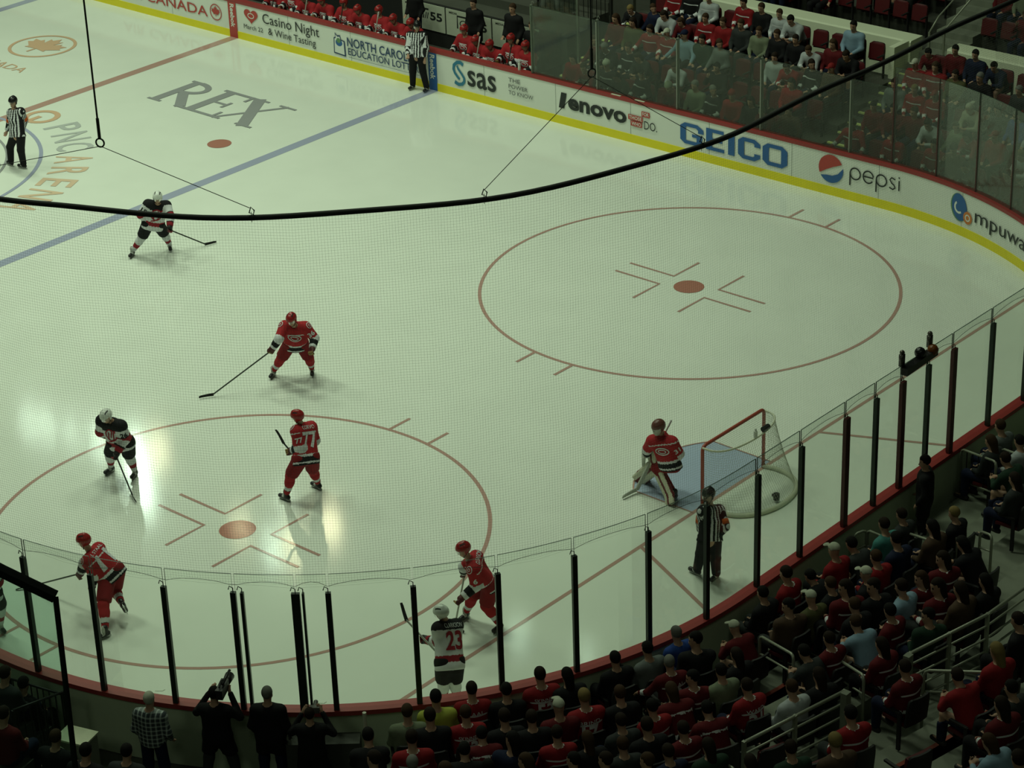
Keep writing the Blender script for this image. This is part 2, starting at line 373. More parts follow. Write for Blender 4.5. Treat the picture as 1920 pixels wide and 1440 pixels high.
ad('advertisement', (poly(heart), C_RED), (stroke(ellipse(.78, .78, .12, .07), .025, True), C_WHT), (T('March 22', .46, 1.24, .37, .50), C_BLK), (T('Casino Night', 1.26, 3.52, .57, .95), C_BLK), (T('& Wine Tasting', 1.46, 3.36, .29, .56), C_BLK))
ic = [(4.06, .33), (4.08, .78), (4.14, .80), (4.13, .93), (4.22, .86), (4.33, .88), (4.36, .76), (4.50, .74), (4.52, .30)]
ad('advertisement', (poly(ic), C_NAVY), (poly([(4.27+(x-4.27)*.82, .58+(z-.58)*.86) for x, z in ic]), C_WHT), (disc(4.28, .66, .13, .1), C_BLUE), (disc(4.27, .72, .08, .07), C_GRN),
   (T('NORTH CAROLINA', 4.60, 7.42, .62, .88, .012), C_NAVY), (T('EDUCATION LOTTERY', 4.62, 7.44, .38, .58, .008), C_NAVY), (rect(4.64, .31, 7.3, .318), C_NAVY))
sw1 = [(8.88, .92), (8.78, .97), (8.66, .95), (8.55, .86), (8.53, .74), (8.58, .64), (8.68, .54), (8.74, .50)]
sw2 = [(8.66, .86), (8.70, .78), (8.82, .66), (8.90, .56), (8.90, .46), (8.82, .38), (8.70, .35), (8.56, .40)]
ad('advertisement', (stroke(sw1, .10, w2=.07), C_TEAL), (stroke(sw2, .06, w2=.10), C_TEAL), (T('sas', 9.02, 10.02, .38, .82, .012), C_BLK),
   (T('THE', 10.46, 10.86, .79, .90, .01), C_GRY), (T('POWER', 10.46, 11.12, .62, .73, .01), C_GRY), (T('TO KNOW', 10.46, 11.30, .45, .56, .01), C_GRY))
ad('advertisement', (poly([(12.15, .44), (12.33, .44), (12.42, .86), (12.24, .86)]), C_BLK), (T('enovo', 12.46, 14.36, .45, .76, .035), C_BLK),
   (rect(14.84, .76, 15.10, .90), C_RED), (T('FOR', 14.87, 15.07, .79, .88, .01), C_WHT), (rect(14.42, .61, 14.88, .745), C_RED), (T('THOSE', 14.45, 14.85, .63, .725, .01), C_WHT), (rect(14.50, .46, 14.86, .595), C_RED), (T('WHO', 14.53, 14.83, .48, .575, .01), C_WHT),
   (T('DO.', 14.93, 15.34, .45, .67, .0), C_BLK))
def blk(pts, w): return stroke(pts, w)
g0, g1 = .35, .90
G_ = merge(blk([(.62, .62), (.62, .78), (.5, .91), (.16, .91), (.09, .82), (.09, .18), (.16, .09), (.5, .09), (.58, .18), (.58, .45)], .17), rect(.36, .38, .67, .52))
E_ = merge(rect(.78, 0, .96, 1), rect(.78, .84, 1.3, 1), rect(.78, .42, 1.26, .57), rect(.78, 0, 1.32, .16))
I_ = rect(1.43, 0, 1.62, 1); Cc = blk([(2.28, .66), (2.28, .80), (2.18, .91), (1.88, .91), (1.81, .82), (1.81, .18), (1.88, .09), (2.18, .09), (2.28, .2), (2.28, .34)], .18)
O_ = stroke([(2.52, .2), (2.52, .8), (2.6, .91), (2.97, .91), (3.05, .8), (3.05, .2), (2.97, .09), (2.6, .09)], .18, True)
gk = merge(G_, E_, I_, Cc, O_); ad('advertisement', (([(16.04+v[0]*1.02, g0+v[1]*(g1-g0), v[2]) for v in gk[0]], gk[1]), C_BLUE))
gc, gz, gr = 20.48, .66, .345
up_ = [(gc+gr*math.cos(a), gz+gr*math.sin(a)) for a in np.linspace(math.radians(28), math.radians(205), 24)]
red = poly(up_+[(gc-.12, gz-.03), (gc+.06, gz+.06)])
lo_ = [(gc+gr*math.cos(a), gz+gr*math.sin(a)) for a in np.linspace(math.radians(215), math.radians(372), 24)]
blu = poly(lo_+[(gc+.2, gz-.09), (gc+.05, gz-.16), (gc-.12, gz-.17)])
def arc(cx, cz, r, a0, a1, w=.035): return stroke(ellipse(cx, cz, r, r*1.05, 18, a0, a1), w)
px, pz, pr = 21.16, .69, .14
pep = merge(stroke(ellipse(px, pz, pr, pr, 20), .035, True), rect(px-pr-.018, .38, px-pr+.018, pz), arc(px+.36, pz, pr, 10, 325), rect(px+.36-pr, pz-.018, px+.36+pr, pz+.018),
            stroke(ellipse(px+.72, pz, pr, pr, 20), .035, True), rect(px+.72-pr-.018, .38, px+.72-pr+.018, pz), stroke([(px+1.10, .80), (px+1.0, .83), (px+.95, .77), (px+1.0, .70), (px+1.07, .66), (px+1.10, .60), (px+1.04, .55), (px+.94, .58)], .035),
            rect(px+1.19, .55, px+1.225, .80), rect(px+1.19, .85, px+1.225, .89))
ad('advertisement', (red, C_RED), (blu, C_BLUE), (pep, C_BLK))
cs = CX
ad('advertisement', (disc(cs+2.20, .66, .25, .33, rot=12), C_GRN), (disc(cs+2.22, .67, .235, .32, rot=12), C_BLUE), (arc(cs+2.2, .66, .12, 50, 310, .05), C_WHT), (disc(cs+2.50, .49, .14, .15), C_ORG), (stroke(ellipse(cs+2.5, .49, .07, .07, 16), .03, True), C_WHT),
   (T('mpuware', cs+2.74, cs+5.25, .36, .70, .0), C_BLK))

# ------------------------------------------------------------------ glass round the rink
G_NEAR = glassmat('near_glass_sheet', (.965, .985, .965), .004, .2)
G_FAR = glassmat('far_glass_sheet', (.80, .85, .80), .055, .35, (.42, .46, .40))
M_GEDGE = mat('glass_edge', (.05, .08, .06), .3, noise=0); M_POST = mat('dark_green_post', (.028, .04, .032), .35, .3, noise=.1); M_POSTR = mat('dark_red_post', (.085, .018, .018), .4, noise=.1)
M_POSTF = mat('grey_post', (.24, .26, .22), .45, .2, noise=.1)
def pane(s0, s1, z0, z1, gm, label, group, th=.02, d=.085):
    b = MB(); ss = srange(s0, s1, .3)
    P0 = [BP(s, d-th/2)[:2] for s in ss]; P1 = [BP(s, d+th/2)[:2] for s in ss]; n = len(ss)
    b.cur = 0
    b.grid([[(*p, z0) for p in P0], [(*p, z1) for p in P0]]); b.grid([[(*p, z1) for p in P1], [(*p, z0) for p in P1]])
    b.cur = 1
    b.grid([[(*p, z1) for p in P0], [(*p, z1) for p in P1]])
    for i in (0, -1): b.add([(*P0[i], z0), (*P0[i], z1), (*P1[i], z1), (*P1[i], z0)], [(0, 1, 2, 3)])
    o = b.build('glass_shield', [gm, M_GEDGE]); return tag(o, label, 'glass', group)
def post(s, z0, z1, w, m, label, group, d=.13, dep=.06):
    x, y, t, n = BP(s, d); e = empty('glass_post', (x, y, z0), label, 'post', group)
    b = MB(); b.box((x, y, (z0+z1)/2), (w, dep, z1-z0), (t[0], t[1], 0), (n[0], n[1], 0)); 
    b.build('upright', m, e)
    b = MB(); x2, y2, _, _ = BP(s, d-dep*.8); b.box((x2, y2, (z0+z1)/2-.02), (w*.5, .02, z1-z0-.06), (t[0], t[1], 0), (n[0], n[1], 0)); b.build('glazing_channel', m, e)
    b = MB(); b.tube([(x, y, z1-.02), (x, y, z1+.07), (x+.05*t[0], y+.05*t[1], z1+.10), (x+.07*t[0], y+.07*t[1], z1+.04)], .008, 5); b.build('net_hook', m, e)
    return e
near = [('A', 76.55, -42.31), ('B', 80.57, -41.5), ('C', 84.22, -39.96), ('D', 87.18, -38.11), ('E', 89.59, -36.34), ('F', 90.81, -35.38), ('G', 93.6, -32.47), ('H', 95.98, -29.11), ('I', 97.97, -25.65),
        ('J', 99.07, -21.51), ('K', 100.02, -17.71), ('L', 100.17, -13.54), ('M', 100.27, -9.6), ('N', 100.22, -5.38), ('O', 100.04, -2.46), ('P', 100.11, .17), ('Q', 100.04, 2.85), ('R', 100.09, 5.53), ('S', 100.01, 9.82), ('T', 99.99, 13.98)]
NS = {k: S_of(x*F, y*F) for k, x, y in near}
NS_list = [NS[k] for k, _, _ in near]
extra_near = [NS['A']+1.25*i for i in (1, 2, 3, 4, 5)]; extra_far = [NS['T']-1.25*i for i in (1, 2)]
allposts = sorted(NS_list+extra_near+extra_far)
where = {'A': 'seen through the foreground railing glass at the left', 'B': 'crossing the red player number 11', 'C': 'between the player number 11 and the cameraman', 'D': 'above the cameraman, a double dark post', 'E': 'above the kneeling photographer, thick with a pale slit',
         'F': 'thin one just right of the thick slit post', 'G': 'left of the white-shirted player number 23', 'H': 'crossing the red player number 6', 'I': 'in front of the bright patch on the ice', 'J': 'where the goal line meets the trapezoid line', 'K': 'crossing the referee by the goal',
         'L': 'right of the referee by the goal', 'M': 'over the rear corner of the goal net', 'N': 'dark red one, third left of the glass-top camera', 'O': 'second left of the glass-top camera', 'P': 'dark red one under the rail camera left end', 'Q': 'under the right end of the rail camera',
         'R': 'dark red one right of the glass-top camera', 'S': 'second from the right edge', 'T': 'at the right edge of the picture'}
WN = ['nearest one', 'second one', 'third one', 'fourth one', 'fifth one', 'sixth one']; pc = 0
short = dict(A='at the far left', B='over player 11', C='left of the cameraman', D='above the cameraman', E='with the pale slit', F='after the slit post', G='left of player 23', H='over player 6', I='by the bright ice patch',
             J='at the goal line', K='over the referee', L='right of the referee', M='over the goal corner', N='dark red, furthest left', O='before the rail camera', P='under the rail camera', Q='behind the suited man', R='right of the rail camera', S='second from the right edge', T='at the right edge')
for k, s in NS.items():
    rd = k in 'NPR'; wd = .125 if rd or k == 'E' else .082
    post(s, 1.13, 3.17, wd, M_POSTR if rd else M_POST, 'glass post on the near boards, '+where[k], 'posts of the near glass')
    if k == 'D': post(s-.13, 1.13, 3.17, .05, M_POST, 'narrow second upright beside the double post above the cameraman', 'posts of the near glass')
    if k == 'E': post(s-.11, 1.13, 3.17, .035, M_POST, 'narrow second upright beside the thick slit post', 'posts of the near glass')
for i, s in enumerate(extra_near): post(s, 1.13, 3.17, .082, M_POST, f'glass post on the near side boards beyond the left picture edge, {WN[i]}', 'posts of the near glass')
for i, s in enumerate(extra_far): post(s, 1.13, 3.17, .082, M_POST, f'glass post on the end boards beyond the right picture edge, {WN[i]}', 'posts of the near glass')
names = {round(v, 3): k for k, v in NS.items()}
for a, b in zip(allposts[:-1], allposts[1:]):
    ka, kb = names.get(round(a, 3)), names.get(round(b, 3))
    if kb: lab = 'clear glass shield of the near boards, left of the post '+short[kb]
    elif b < NS['T']+.1: lab = 'clear glass shield of the end boards out past the right picture edge'
    else: lab = 'clear glass shield of the near boards past the left picture edge, '+WN[min(pc, 5)]; pc += 1
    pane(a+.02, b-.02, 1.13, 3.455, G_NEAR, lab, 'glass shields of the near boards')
# far side
fx = [11.2, 13.35, 15.87, 18.37, 20.9]
fs_ = [x-XS for x in fx]+[s_at_u(u, 1.6, S1-1, S2) for u in (1673, 1756, 1830, 1896)]
fs_ += [fs_[-1]+1.25*i for i in (1, 2, 3, 4)]
fl = ['at the end of the players bench', 'above the lenovo wall sign'.replace('lenovo ', 'word mark on the '), 'between the long word mark and the big blue letters', 'above the last big blue letter', 'left of the aisle steps above the round red and blue mark']
fl = ['at the right end of the players bench', 'above the black slanted word on the boards', 'above the first big blue letter', 'above the last big blue letter', 'above the round red and blue mark',
      'dark red one above the thin-lettered soft drink word', 'dark red one where the far boards start to bend', 'third dark red one round the bend', 'dark red one above the blue and orange mark', 'off the right picture edge, nearest one', 'off the right picture edge, second one', 'off the right picture edge, third one', 'off the right picture edge, fourth one']
for i, s in enumerate(fs_):
    post(s, 1.13, 2.95 if i < 5 else 3.2, .06 if i < 5 else .05, M_POSTF if i < 5 else M_POSTR, 'glass post on the far boards, '+fl[i], 'posts of the far glass')
for i, (a, b) in enumerate(zip(fs_[:-1], fs_[1:])):
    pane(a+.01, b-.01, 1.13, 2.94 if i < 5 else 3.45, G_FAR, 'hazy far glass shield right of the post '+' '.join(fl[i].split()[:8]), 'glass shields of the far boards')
# return pane at the end of the bench
x0 = 11.2
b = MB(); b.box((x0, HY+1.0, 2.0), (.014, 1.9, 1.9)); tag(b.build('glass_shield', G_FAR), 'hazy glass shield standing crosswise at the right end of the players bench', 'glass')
b = MB(); b.box((x0, HY+1.95, 1.5), (.06, .06, 3.0)); tag(b.build('glass_post', M_POSTF), 'grey post at the back corner of the players bench glass', 'post')

# ------------------------------------------------------------------ safety netting
M_NET = mat('net_thread', (.10, .12, .10), .8, noise=0); M_CBL = mat('black_sleeve', (.012, .014, .012), .7, noise=.1); M_WIRE = mat('steel_wire', (.05, .055, .05), .4, .4, noise=0)
NA, NBs = S1+3.0, S5-8.0
ZC = 9.08
NET = empty('safety_net', (HX, 0, 3.2), 'fine mesh safety net hanging from a black cable down to the near glass', 'net')
def netd(s, z): return .085+.035*math.sin(s*2.1+z*1.3)+.02*math.sin(s*5.3-z*2)
def scallop(s):
    for a, b in zip(allposts[:-1], allposts[1:]):
        if a <= s <= b: t = (s-a)/(b-a); return 3.23+.10*math.sin(math.pi*t)**.6
    return 3.25
def ribbon3(mb, pts, r):
    vs = []; n = len(pts)
    for p in pts: vs += [(p[0]+r, p[1], p[2]+r*.5), (p[0]-r*.6, p[1]+r*.6, p[2]), (p[0]-r*.4, p[1]-r*.6, p[2]-r)]
    mb.add(vs, [(3*i+k, 3*i+(k+1) % 3, 3*i+3+(k+1) % 3, 3*i+3+k) for i in range(n-1) for k in range(3)])
mb = MB(); STEP = .042; TR = .00115
s = NA
while s < NBs:
    z0 = scallop(s); ribbon3(mb, [(*BP(s, netd(s, z))[:2], z) for z in np.linspace(z0, ZC, 7)], TR); s += STEP
z = 3.26
while z < ZC:
    ss = srange(NA, NBs, .45); ribbon3(mb, [(*BP(q, netd(q, z))[:2], z) for q in ss], TR); z += STEP
mb.build('netting', M_NET, NET)
mb = MB(); mb.tube([(*BP(q, .08)[:2], scallop(q)) for q in srange(NA, NBs, .12)], .0035, 5); mb.build('bottom_cord', M_WIRE, NET)
mb = MB(); mb.tube([(*BP(q, .085)[:2], ZC-.05*math.cos((q-NA)*1.6)*.4-(.20*max(0, (q-S4+3)/8))) for q in srange(NA-2, S5-4, .3)], .042, 8); CBL = mb.build('hanging_cable', M_CBL, NET, True)
def bridle(ru, rv, legs, label):
    s, z = sz_at(ru, rv, S2-4, S4+3); x, y, t, n = BP(s, .085)
    e = empty('cable_bridle', (x, y, z), label, 'hanger', 'hangers of the net cable')
    b = MB(); b.tube([(x+.06*math.cos(a)*t[0], y+.06*math.cos(a)*t[1], z+.06*math.sin(a)) for a in np.linspace(0, 2*math.pi, 17)[:-1]], .012, 6, closed=True); b.build('ring', M_WIRE, e)
    b = MB(); b.tube([(x, y, z+.06), (x, y, z+.35)], .022, 6); b.build('shackle', M_WIRE, e)
    b = MB(); b.tube([(x, y, z+.3), (x, y, z+9)], .013, 6); b.build('suspension_wire', M_WIRE, e)
    for lu, lv in legs:
        s2, z2 = sz_at(lu, lv, S1+1, S4+6); z2 = min(max(z2, ZC-.1), ZC+.12); x2, y2, _, _ = BP(s2, .085)
        b = MB(); b.tube([(x, y, z-.05), (x2, y2, ZC+.12)], .0055, 5); b.build('bridle_leg', M_WIRE, e)
        b = MB(); b.tube([(x2, y2, ZC+.14), (x2+.03, y2+.03, ZC+.09), (x2+.02, y2+.02, ZC+.03), (x2-.02, y2-.02, ZC+.06)], .01, 5, closed=True); b.build('clip', M_WIRE, e)
        b = MB(); b.tube([(x2, y2, ZC+.07), (x2, y2, ZC-.08)], .005, 5); b.build('tie', M_WIRE, e)
bridle(187, 268, [(476, 405), (-95, 385)], 'steel ring and wires holding the net cable, upper left over centre ice')
bridle(1107, 136, [(908, 358), (1318, 251)], 'steel wires holding the net cable, over the far boards')

# ------------------------------------------------------------------ goal
M_GRED = mat('goal_red', (.36, .07, .045), .35, noise=.08); M_GWHT = mat('goal_white', (.55, .58, .45), .6, noise=.1); M_GNET = mat('goal_net_cord', (.40, .43, .34), .8, noise=0)
GOAL = empty('goal', (GX, 0, 0), 'red framed hockey goal with white netting at the goal line', 'goal')
hw = .94
mb = MB(); rr = .10
fr = [(GX, -hw, 0), (GX, -hw, 1.13)]+[(GX, -hw+rr*(1-math.cos(a)), 1.13+rr*math.sin(a)) for a in np.linspace(.3, math.pi/2, 4)]
fr += [(x, -y, z) for x, y, z in fr[::-1]]; mb.tube(fr, .034, 10); mb.build('front_frame', M_GRED, GOAL, True)
def base(t, dep=1.12, wid=1.10, z=.04):
    a = math.pi*t; yy = -math.cos(a)*(hw+(wid-hw)*math.sin(a)**.5); return (GX+dep*math.sin(a)**.75, yy, z)
def topc(t, z=1.20):
    a = math.pi*t; return (GX+.50*math.sin(a)**.6, -math.cos(a)*hw, z-.03*math.sin(a))
mb = MB(); mb.tube([base(t) for t in np.linspace(0, 1, 30)], .045, 8); mb.build('base_padding', M_GWHT, GOAL, True)
mb = MB(); mb.tube([topc(t) for t in np.linspace(0, 1, 26)], .02, 7); mb.build('top_shelf_bar', M_GWHT, GOAL, True)
mb = MB(); nt_ = 60
for i in range(nt_+1):
    t = i/nt_; a, b2 = Vector(base(t)), Vector(topc(t)); ribbon3(mb, [tuple(a.lerp(b2, k/6)+Vector((-.05*math.sin(math.pi*k/6)*math.sin(math.pi*t), 0, 0))) for k in range(7)], .0022)
for k in range(1, 26):
    f = k/26; ribbon3(mb, [tuple(Vector(base(t)).lerp(Vector(topc(t)), f)+Vector((-.05*math.sin(math.pi*f)*math.sin(math.pi*t), 0, 0))) for t in np.linspace(0, 1, 40)], .0022)
for i in range(36):
    y = -hw+2*hw*i/35; ribbon3(mb, [(GX, y, 1.21), (GX+.25, y, 1.17), (GX+.50*math.sqrt(max(0, 1-(y/hw)**2))**.6, y, 1.18)], .002)
for i in range(1, 9): ribbon3(mb, [(GX+.06*i, y, 1.18) for y in np.linspace(-hw*math.sqrt(1-(i/9)**2), hw*math.sqrt(1-(i/9)**2), 12)], .002)
mb.build('goal_netting', M_GNET, GOAL)
mb = MB(); p = Vector(topc(.62)); mb.tube([p+Vector((0, -.12, .07)), p+Vector((0, .06, .07))], .05, 8); c = mb.build('net_camera', mat('black_plastic', (.012, .013, .013), .4, noise=.05)); tag(c, 'small black camera tied on top of the goal net', 'camera')
mb = MB(); p = Vector(topc(.5)); mb.tube([p+Vector((0, -.02, .02)), p+Vector((0, -.02, .15))], .036, 10); mb.tube([p+Vector((0, -.02, .15)), p+Vector((0, -.02, .20))], .018, 8); tag(mb.build('water_bottle', mat('white_plastic', (.6, .64, .58), .4, noise=.05)), 'white water bottle on top of the goal net', 'bottle')
mb = MB(); mb.tube([(GX+.95, .02, .05), (GX+.95, .02, .17)], .06, 10); mb.tube([(GX+.95, .02, .12), (GX+.87, 0, .13)], .03, 8); tag(mb.build('net_camera', MATS['black_plastic']), 'small dark camera at the foot of the goal net', 'camera')
# ------------------------------------------------------------------ implicit-surface bodies
BIG = 9.0
class Field:
    """signed distance grid; prims only touch their neighbourhood"""
    def __init__(s, lo, hi, h):
        s.h = h; s.lo = np.array(lo, float)-3*h; n = np.ceil((np.array(hi)+3*h-s.lo)/h).astype(int)+1; s.n = n
        s.f = np.full(n, BIG, np.float32); s.ax = [s.lo[i]+h*np.arange(n[i]) for i in range(3)]
    def win(s, lo, hi):
        a = np.maximum(0, np.floor((lo-s.lo)/s.h).astype(int)); b = np.minimum(s.n, np.ceil((hi-s.lo)/s.h).astype(int)+1)
        if (b <= a).any(): return None, None
        sl = tuple(slice(a[i], b[i]) for i in range(3)); g = np.meshgrid(*[s.ax[i][sl[i]] for i in range(3)], indexing='ij'); return sl, np.stack(g, -1)
    def blend(s, sl, d, k):
        o = s.f[sl]
        if k <= 0: s.f[sl] = np.minimum(o, d); return
        hh = np.clip(.5+.5*(o-d)/k, 0, 1); r = o*(1-hh)+d*hh-k*hh*(1-hh); s.f[sl] = np.where(o > 5, np.minimum(o, d), r)
    def cap(s, a, b, ra, rb=None, k=.03):
        a, b = np.array(a, float), np.array(b, float); rb = ra if rb is None else rb; pad = max(ra, rb)+k+3*s.h
        sl, P = s.win(np.minimum(a, b)-pad, np.maximum(a, b)+pad)
        if sl is None: return s
        ab = b-a; L = max(ab@ab, 1e-9); t = np.clip(((P-a)@ab)/L, 0, 1); d = np.linalg.norm(P-a-t[..., None]*ab, axis=-1)-(ra+(rb-ra)*t); s.blend(sl, d, k); return s
    def ell(s, c, R, rad, k=.02):
        c = np.array(c, float); rad = np.array(rad, float); pad = rad.max()+k+3*s.h; sl, P = s.win(c-pad, c+pad)
        if sl is None: return s
        q = (P-c)@np.array(R).T; m = np.linalg.norm(q/rad, axis=-1); m2 = np.linalg.norm(q/rad**2, axis=-1)+1e-6; d = m*(m-1)/m2; s.blend(sl, d, k); return s
    def cut(s, p, n):
        """removes what lies on the side n of plane through p"""
        g = np.meshgrid(*s.ax, indexing='ij'); d = (g[0]-p[0])*n[0]+(g[1]-p[1])*n[1]+(g[2]-p[2])*n[2]; s.f = np.maximum(s.f, d); return s
    def cutfn(s, fn): s.f = np.maximum(s.f, fn(np.stack(np.meshgrid(*s.ax, indexing='ij'), -1))); return s
    def mesh(s):
        f = s.f; ins = f < 0; nx, ny, nz = f.shape
        acc = np.zeros((nx-1, ny-1, nz-1, 3), np.float32); cnt = np.zeros((nx-1, ny-1, nz-1), np.float32)
        C = [(0, 0, 0), (1, 0, 0), (0, 1, 0), (1, 1, 0), (0, 0, 1), (1, 0, 1), (0, 1, 1), (1, 1, 1)]
        def sub(A, c): return A[c[0]:nx-1+c[0], c[1]:ny-1+c[1], c[2]:nz-1+c[2]]
        for i in range(8):
            for j in range(i+1, 8):
                a, b = C[i], C[j]
                if sum(abs(a[k]-b[k]) for k in range(3)) != 1: continue
                fa, fb = sub(f, a), sub(f, b); m = (fa < 0) != (fb < 0)
                if not m.any(): continue
                t = np.where(m, fa/(fa-fb+1e-12), 0)
                for k in range(3): acc[..., k] += np.where(m, a[k]+t*(b[k]-a[k]), 0)
                cnt += m
        act = cnt > 0; ids = np.full(act.shape, -1, int); idx = np.argwhere(act); ids[act] = np.arange(len(idx))
        V = (idx+acc[act]/cnt[act][:, None])*s.h+s.lo
        Q = []
        for ax in range(3):
            o1, o2 = [(1, 2), (2, 0), (0, 1)][ax]
            a = [slice(1, -1)]*3; a[ax] = slice(0, -1); b = [slice(1, -1)]*3; b[ax] = slice(1, None)
            A_, B__ = ins[tuple(a)], ins[tuple(b)]
            for fl, m in ((False, A_ & ~B__), (True, ~A_ & B__)):
                e = np.argwhere(m)
                if not len(e): continue
                base = e.copy(); 
                for k in range(3):
                    if k != ax: base[:, k] += 1
                def g(d1, d2): q = base.copy(); q[:, o1] -= d1; q[:, o2] -= d2; return ids[q[:, 0], q[:, 1], q[:, 2]]
                qd = np.stack([g(1, 1), g(0, 1), g(0, 0), g(1, 0)], 1); Q.append(qd[:, ::-1] if fl else qd)
        Q = np.concatenate(Q) if Q else np.zeros((0, 4), int); Q = Q[(Q >= 0).all(1)]
        return V, Q
def tomesh(name, V, Q, mats, col=None):
    me = bpy.data.meshes.new(name); me.vertices.add(len(V)); me.vertices.foreach_set('co', V.astype(np.float32).ravel())
    me.loops.add(Q.size); me.loops.foreach_set('vertex_index', Q.astype(np.int32).ravel()); me.polygons.add(len(Q))
    me.polygons.foreach_set('loop_start', np.arange(0, Q.size, 4, dtype=np.int32)); me.polygons.foreach_set('use_smooth', np.ones(len(Q), bool))
    for m in (mats if isinstance(mats, (list, tuple)) else [mats]): me.materials.append(m)
    if col is not None: me.polygons.foreach_set('material_index', col(V[Q].mean(1)).astype(np.int32))
    me.update(calc_edges=True); me.validate(); return me
def nrm(v): v = np.array(v, float); return v/np.linalg.norm(v)
def tpar(P, a, b): ab = np.array(b)-np.array(a); return ((P-np.array(a))@ab)/(ab@ab)
def dseg(P, a, b): t = np.clip(tpar(P, a, b), 0, 1); return np.linalg.norm(P-np.array(a)-t[:, None]*(np.array(b)-np.array(a)), axis=1)

JN = ['head', 'neck', 'sL', 'sR', 'eL', 'eR', 'hL', 'hR', 'pL', 'pR', 'kL', 'kR', 'aL', 'aR', 'tL', 'tR']
class Skel:
    def __init__(s, J, face, dz=0):
        for n, p in zip(JN, J): setattr(s, n, np.array(p, float)+np.array((0, 0, dz)))
        s.mid = (s.pL+s.pR)/2; s.up = nrm(s.neck-s.mid); s.left = nrm(s.sL-s.sR); s.front = nrm(np.cross(s.left, s.up)); s.left = nrm(np.cross(s.up, s.front))
        hu = nrm(nrm(s.head-s.neck)*.6+np.array((0, 0, .4))); f = nrm(face); f = nrm(f-hu*(f@hu)); s.hf = f; s.hu = hu; s.hl = np.cross(hu, f)
        s.HR = np.array([s.hl, s.hf, s.hu])
        for L in 'LR':
            a, t = getattr(s, 'a'+L), getattr(s, 't'+L); d = t-a
            if a[2] < .26: d[2] = -.0; 
            setattr(s, 'f'+L, nrm(d))
    def bounds(s, *names, pad=.25):
        P = np.array([getattr(s, n) for n in names]); return P.min(0)-pad, P.max(0)+pad
ALL = JN
def head_prims(F_, s, k=.02, hair=0):
    c = s.head; R = s.HR
    F_.ell(c+s.hu*.03, R, (.073, .093, .105), .0); F_.ell(c-s.hu*.045+s.hf*.025, R, (.055, .062, .062), .03)
    F_.cap(c-s.hu*.005+s.hf*.09, c-s.hu*.035+s.hf*.105, .010, .014, .012)
    for q in (-1, 1): F_.ell(c+s.hl*.075*q-s.hu*.005-s.hf*.005, R, (.012, .022, .032), .008)
    F_.cap(c-s.hu*.055+s.hf*.07, c-s.hu*.095+s.hf*.06, .022, .018, .02)
    F_.cap(c-s.hu*.06, s.neck-s.up*.02, .056, .062, .03)
def hand_prims(F_, wrist, fd, side, curl=.7, h=.012, pal=None):
    """palm, five fingers of unequal length, thumb from the side of the palm; fd: pointing direction, pal: palm facing"""
    fd = nrm(fd); n = nrm(np.cross(fd, pal if pal is not None else (0, 0, 1)) + 1e-6); 
    p = nrm(np.cross(n, fd)); c = wrist+fd*.05
    F_.cap(wrist, wrist+fd*.03, .027, .03, .02)
    for i, L in zip((-1.5, -.5, .5, 1.5), (.062, .074, .070, .052)):
        b = wrist+fd*.085+n*i*.021; F_.cap(wrist+fd*.03+n*i*.014, b, .019, .0125, .012)
        m = b+(fd*math.cos(curl*.6)+p*math.sin(curl*.6))*L*.55; e = m+(fd*math.cos(curl*1.8)+p*math.sin(curl*1.8))*L*.5
        F_.cap(b, m, .0115, .0105, .004); F_.cap(m, e, .0105, .009, .004)
    t0 = wrist+fd*.03-n*side*.026; t1 = t0+fd*.035-n*side*.025+p*.012; F_.cap(t0, t1, .015, .012, .008); F_.cap(t1, t1+fd*.03+p*.014, .012, .010, .004)
def body_mesh(s, h, mats, hands=True, curl=.7, slim=1.0, girth=1.0, face=True):
    lo, hi = s.bounds(*ALL, pad=.22); F_ = Field(lo, hi, h); g = girth
    for a in 'LR':
        S_, E, Hh, P_, K, A, T_ = (getattr(s, q+a) for q in 'sehpkat'); f = getattr(s, 'f'+a)
        F_.cap(s.neck*.35+S_*.65-s.up*.03, P_+s.up*.1, .095*g, .10*g, .06)
        F_.cap(P_+s.up*.02, K, .088*g, .056, .05); F_.cap(K, A, .056, .038, .03); F_.cap(K+(A-K)*.25-f*.012, K+(A-K)*.45-f*.012, .055, .045, .04)
        F_.cap(A, A-np.array((0, 0, .03))-f*.03, .036, .036, .02); F_.cap(A-f*.02-np.array((0, 0, .035)), A+f*(.16 if hands else .09)-np.array((0, 0, .045)), .036, .030, .03)
        F_.cap(S_, E, .05*g, .038, .04); F_.cap(E, Hh-(Hh-E)*.12, .040, .026, .02)
        if hands:
            fd = nrm(Hh-E); F_.cap(Hh-(Hh-E)*.25, Hh-(Hh-E)*.12, .028, .026, .01)
            pal = -s.left*(1 if a == 'L' else -1); hand_prims(F_, Hh-fd*.04, fd, 1 if a == 'L' else -1, curl, pal=np.cross(fd, pal))
    F_.cap(s.sL-s.up*.02, s.sR-s.up*.02, .062*g, .062*g, .06); F_.cap(s.neck-s.up*.05, s.neck-s.up*.2, .09, .12*g, .05)
    F_.cap(s.mid, s.mid+s.up*.2+s.front*.02, .11*g, .11*g, .06)
    head_prims(F_, s)
    V, Q = F_.mesh()
    def col(P):
        r = np.zeros(len(P), int); q = (P-s.head)@s.HR.T
        if face:
            fr = q[:, 1] > .06
            for e in (-1, 1):
                r[(np.hypot(q[:, 0]-.031*e, q[:, 2]-.012) < .012) & fr] = 1
                if h < .02: r[(np.abs(q[:, 0]-.031*e) < .02) & (np.abs(q[:, 2]-.034) < .006) & fr] = 1
            r[(np.abs(q[:, 0]) < .024) & (np.abs(q[:, 2]+.062) < .006) & fr] = 2
        return r
    return tomesh('body', V, Q, mats, col)
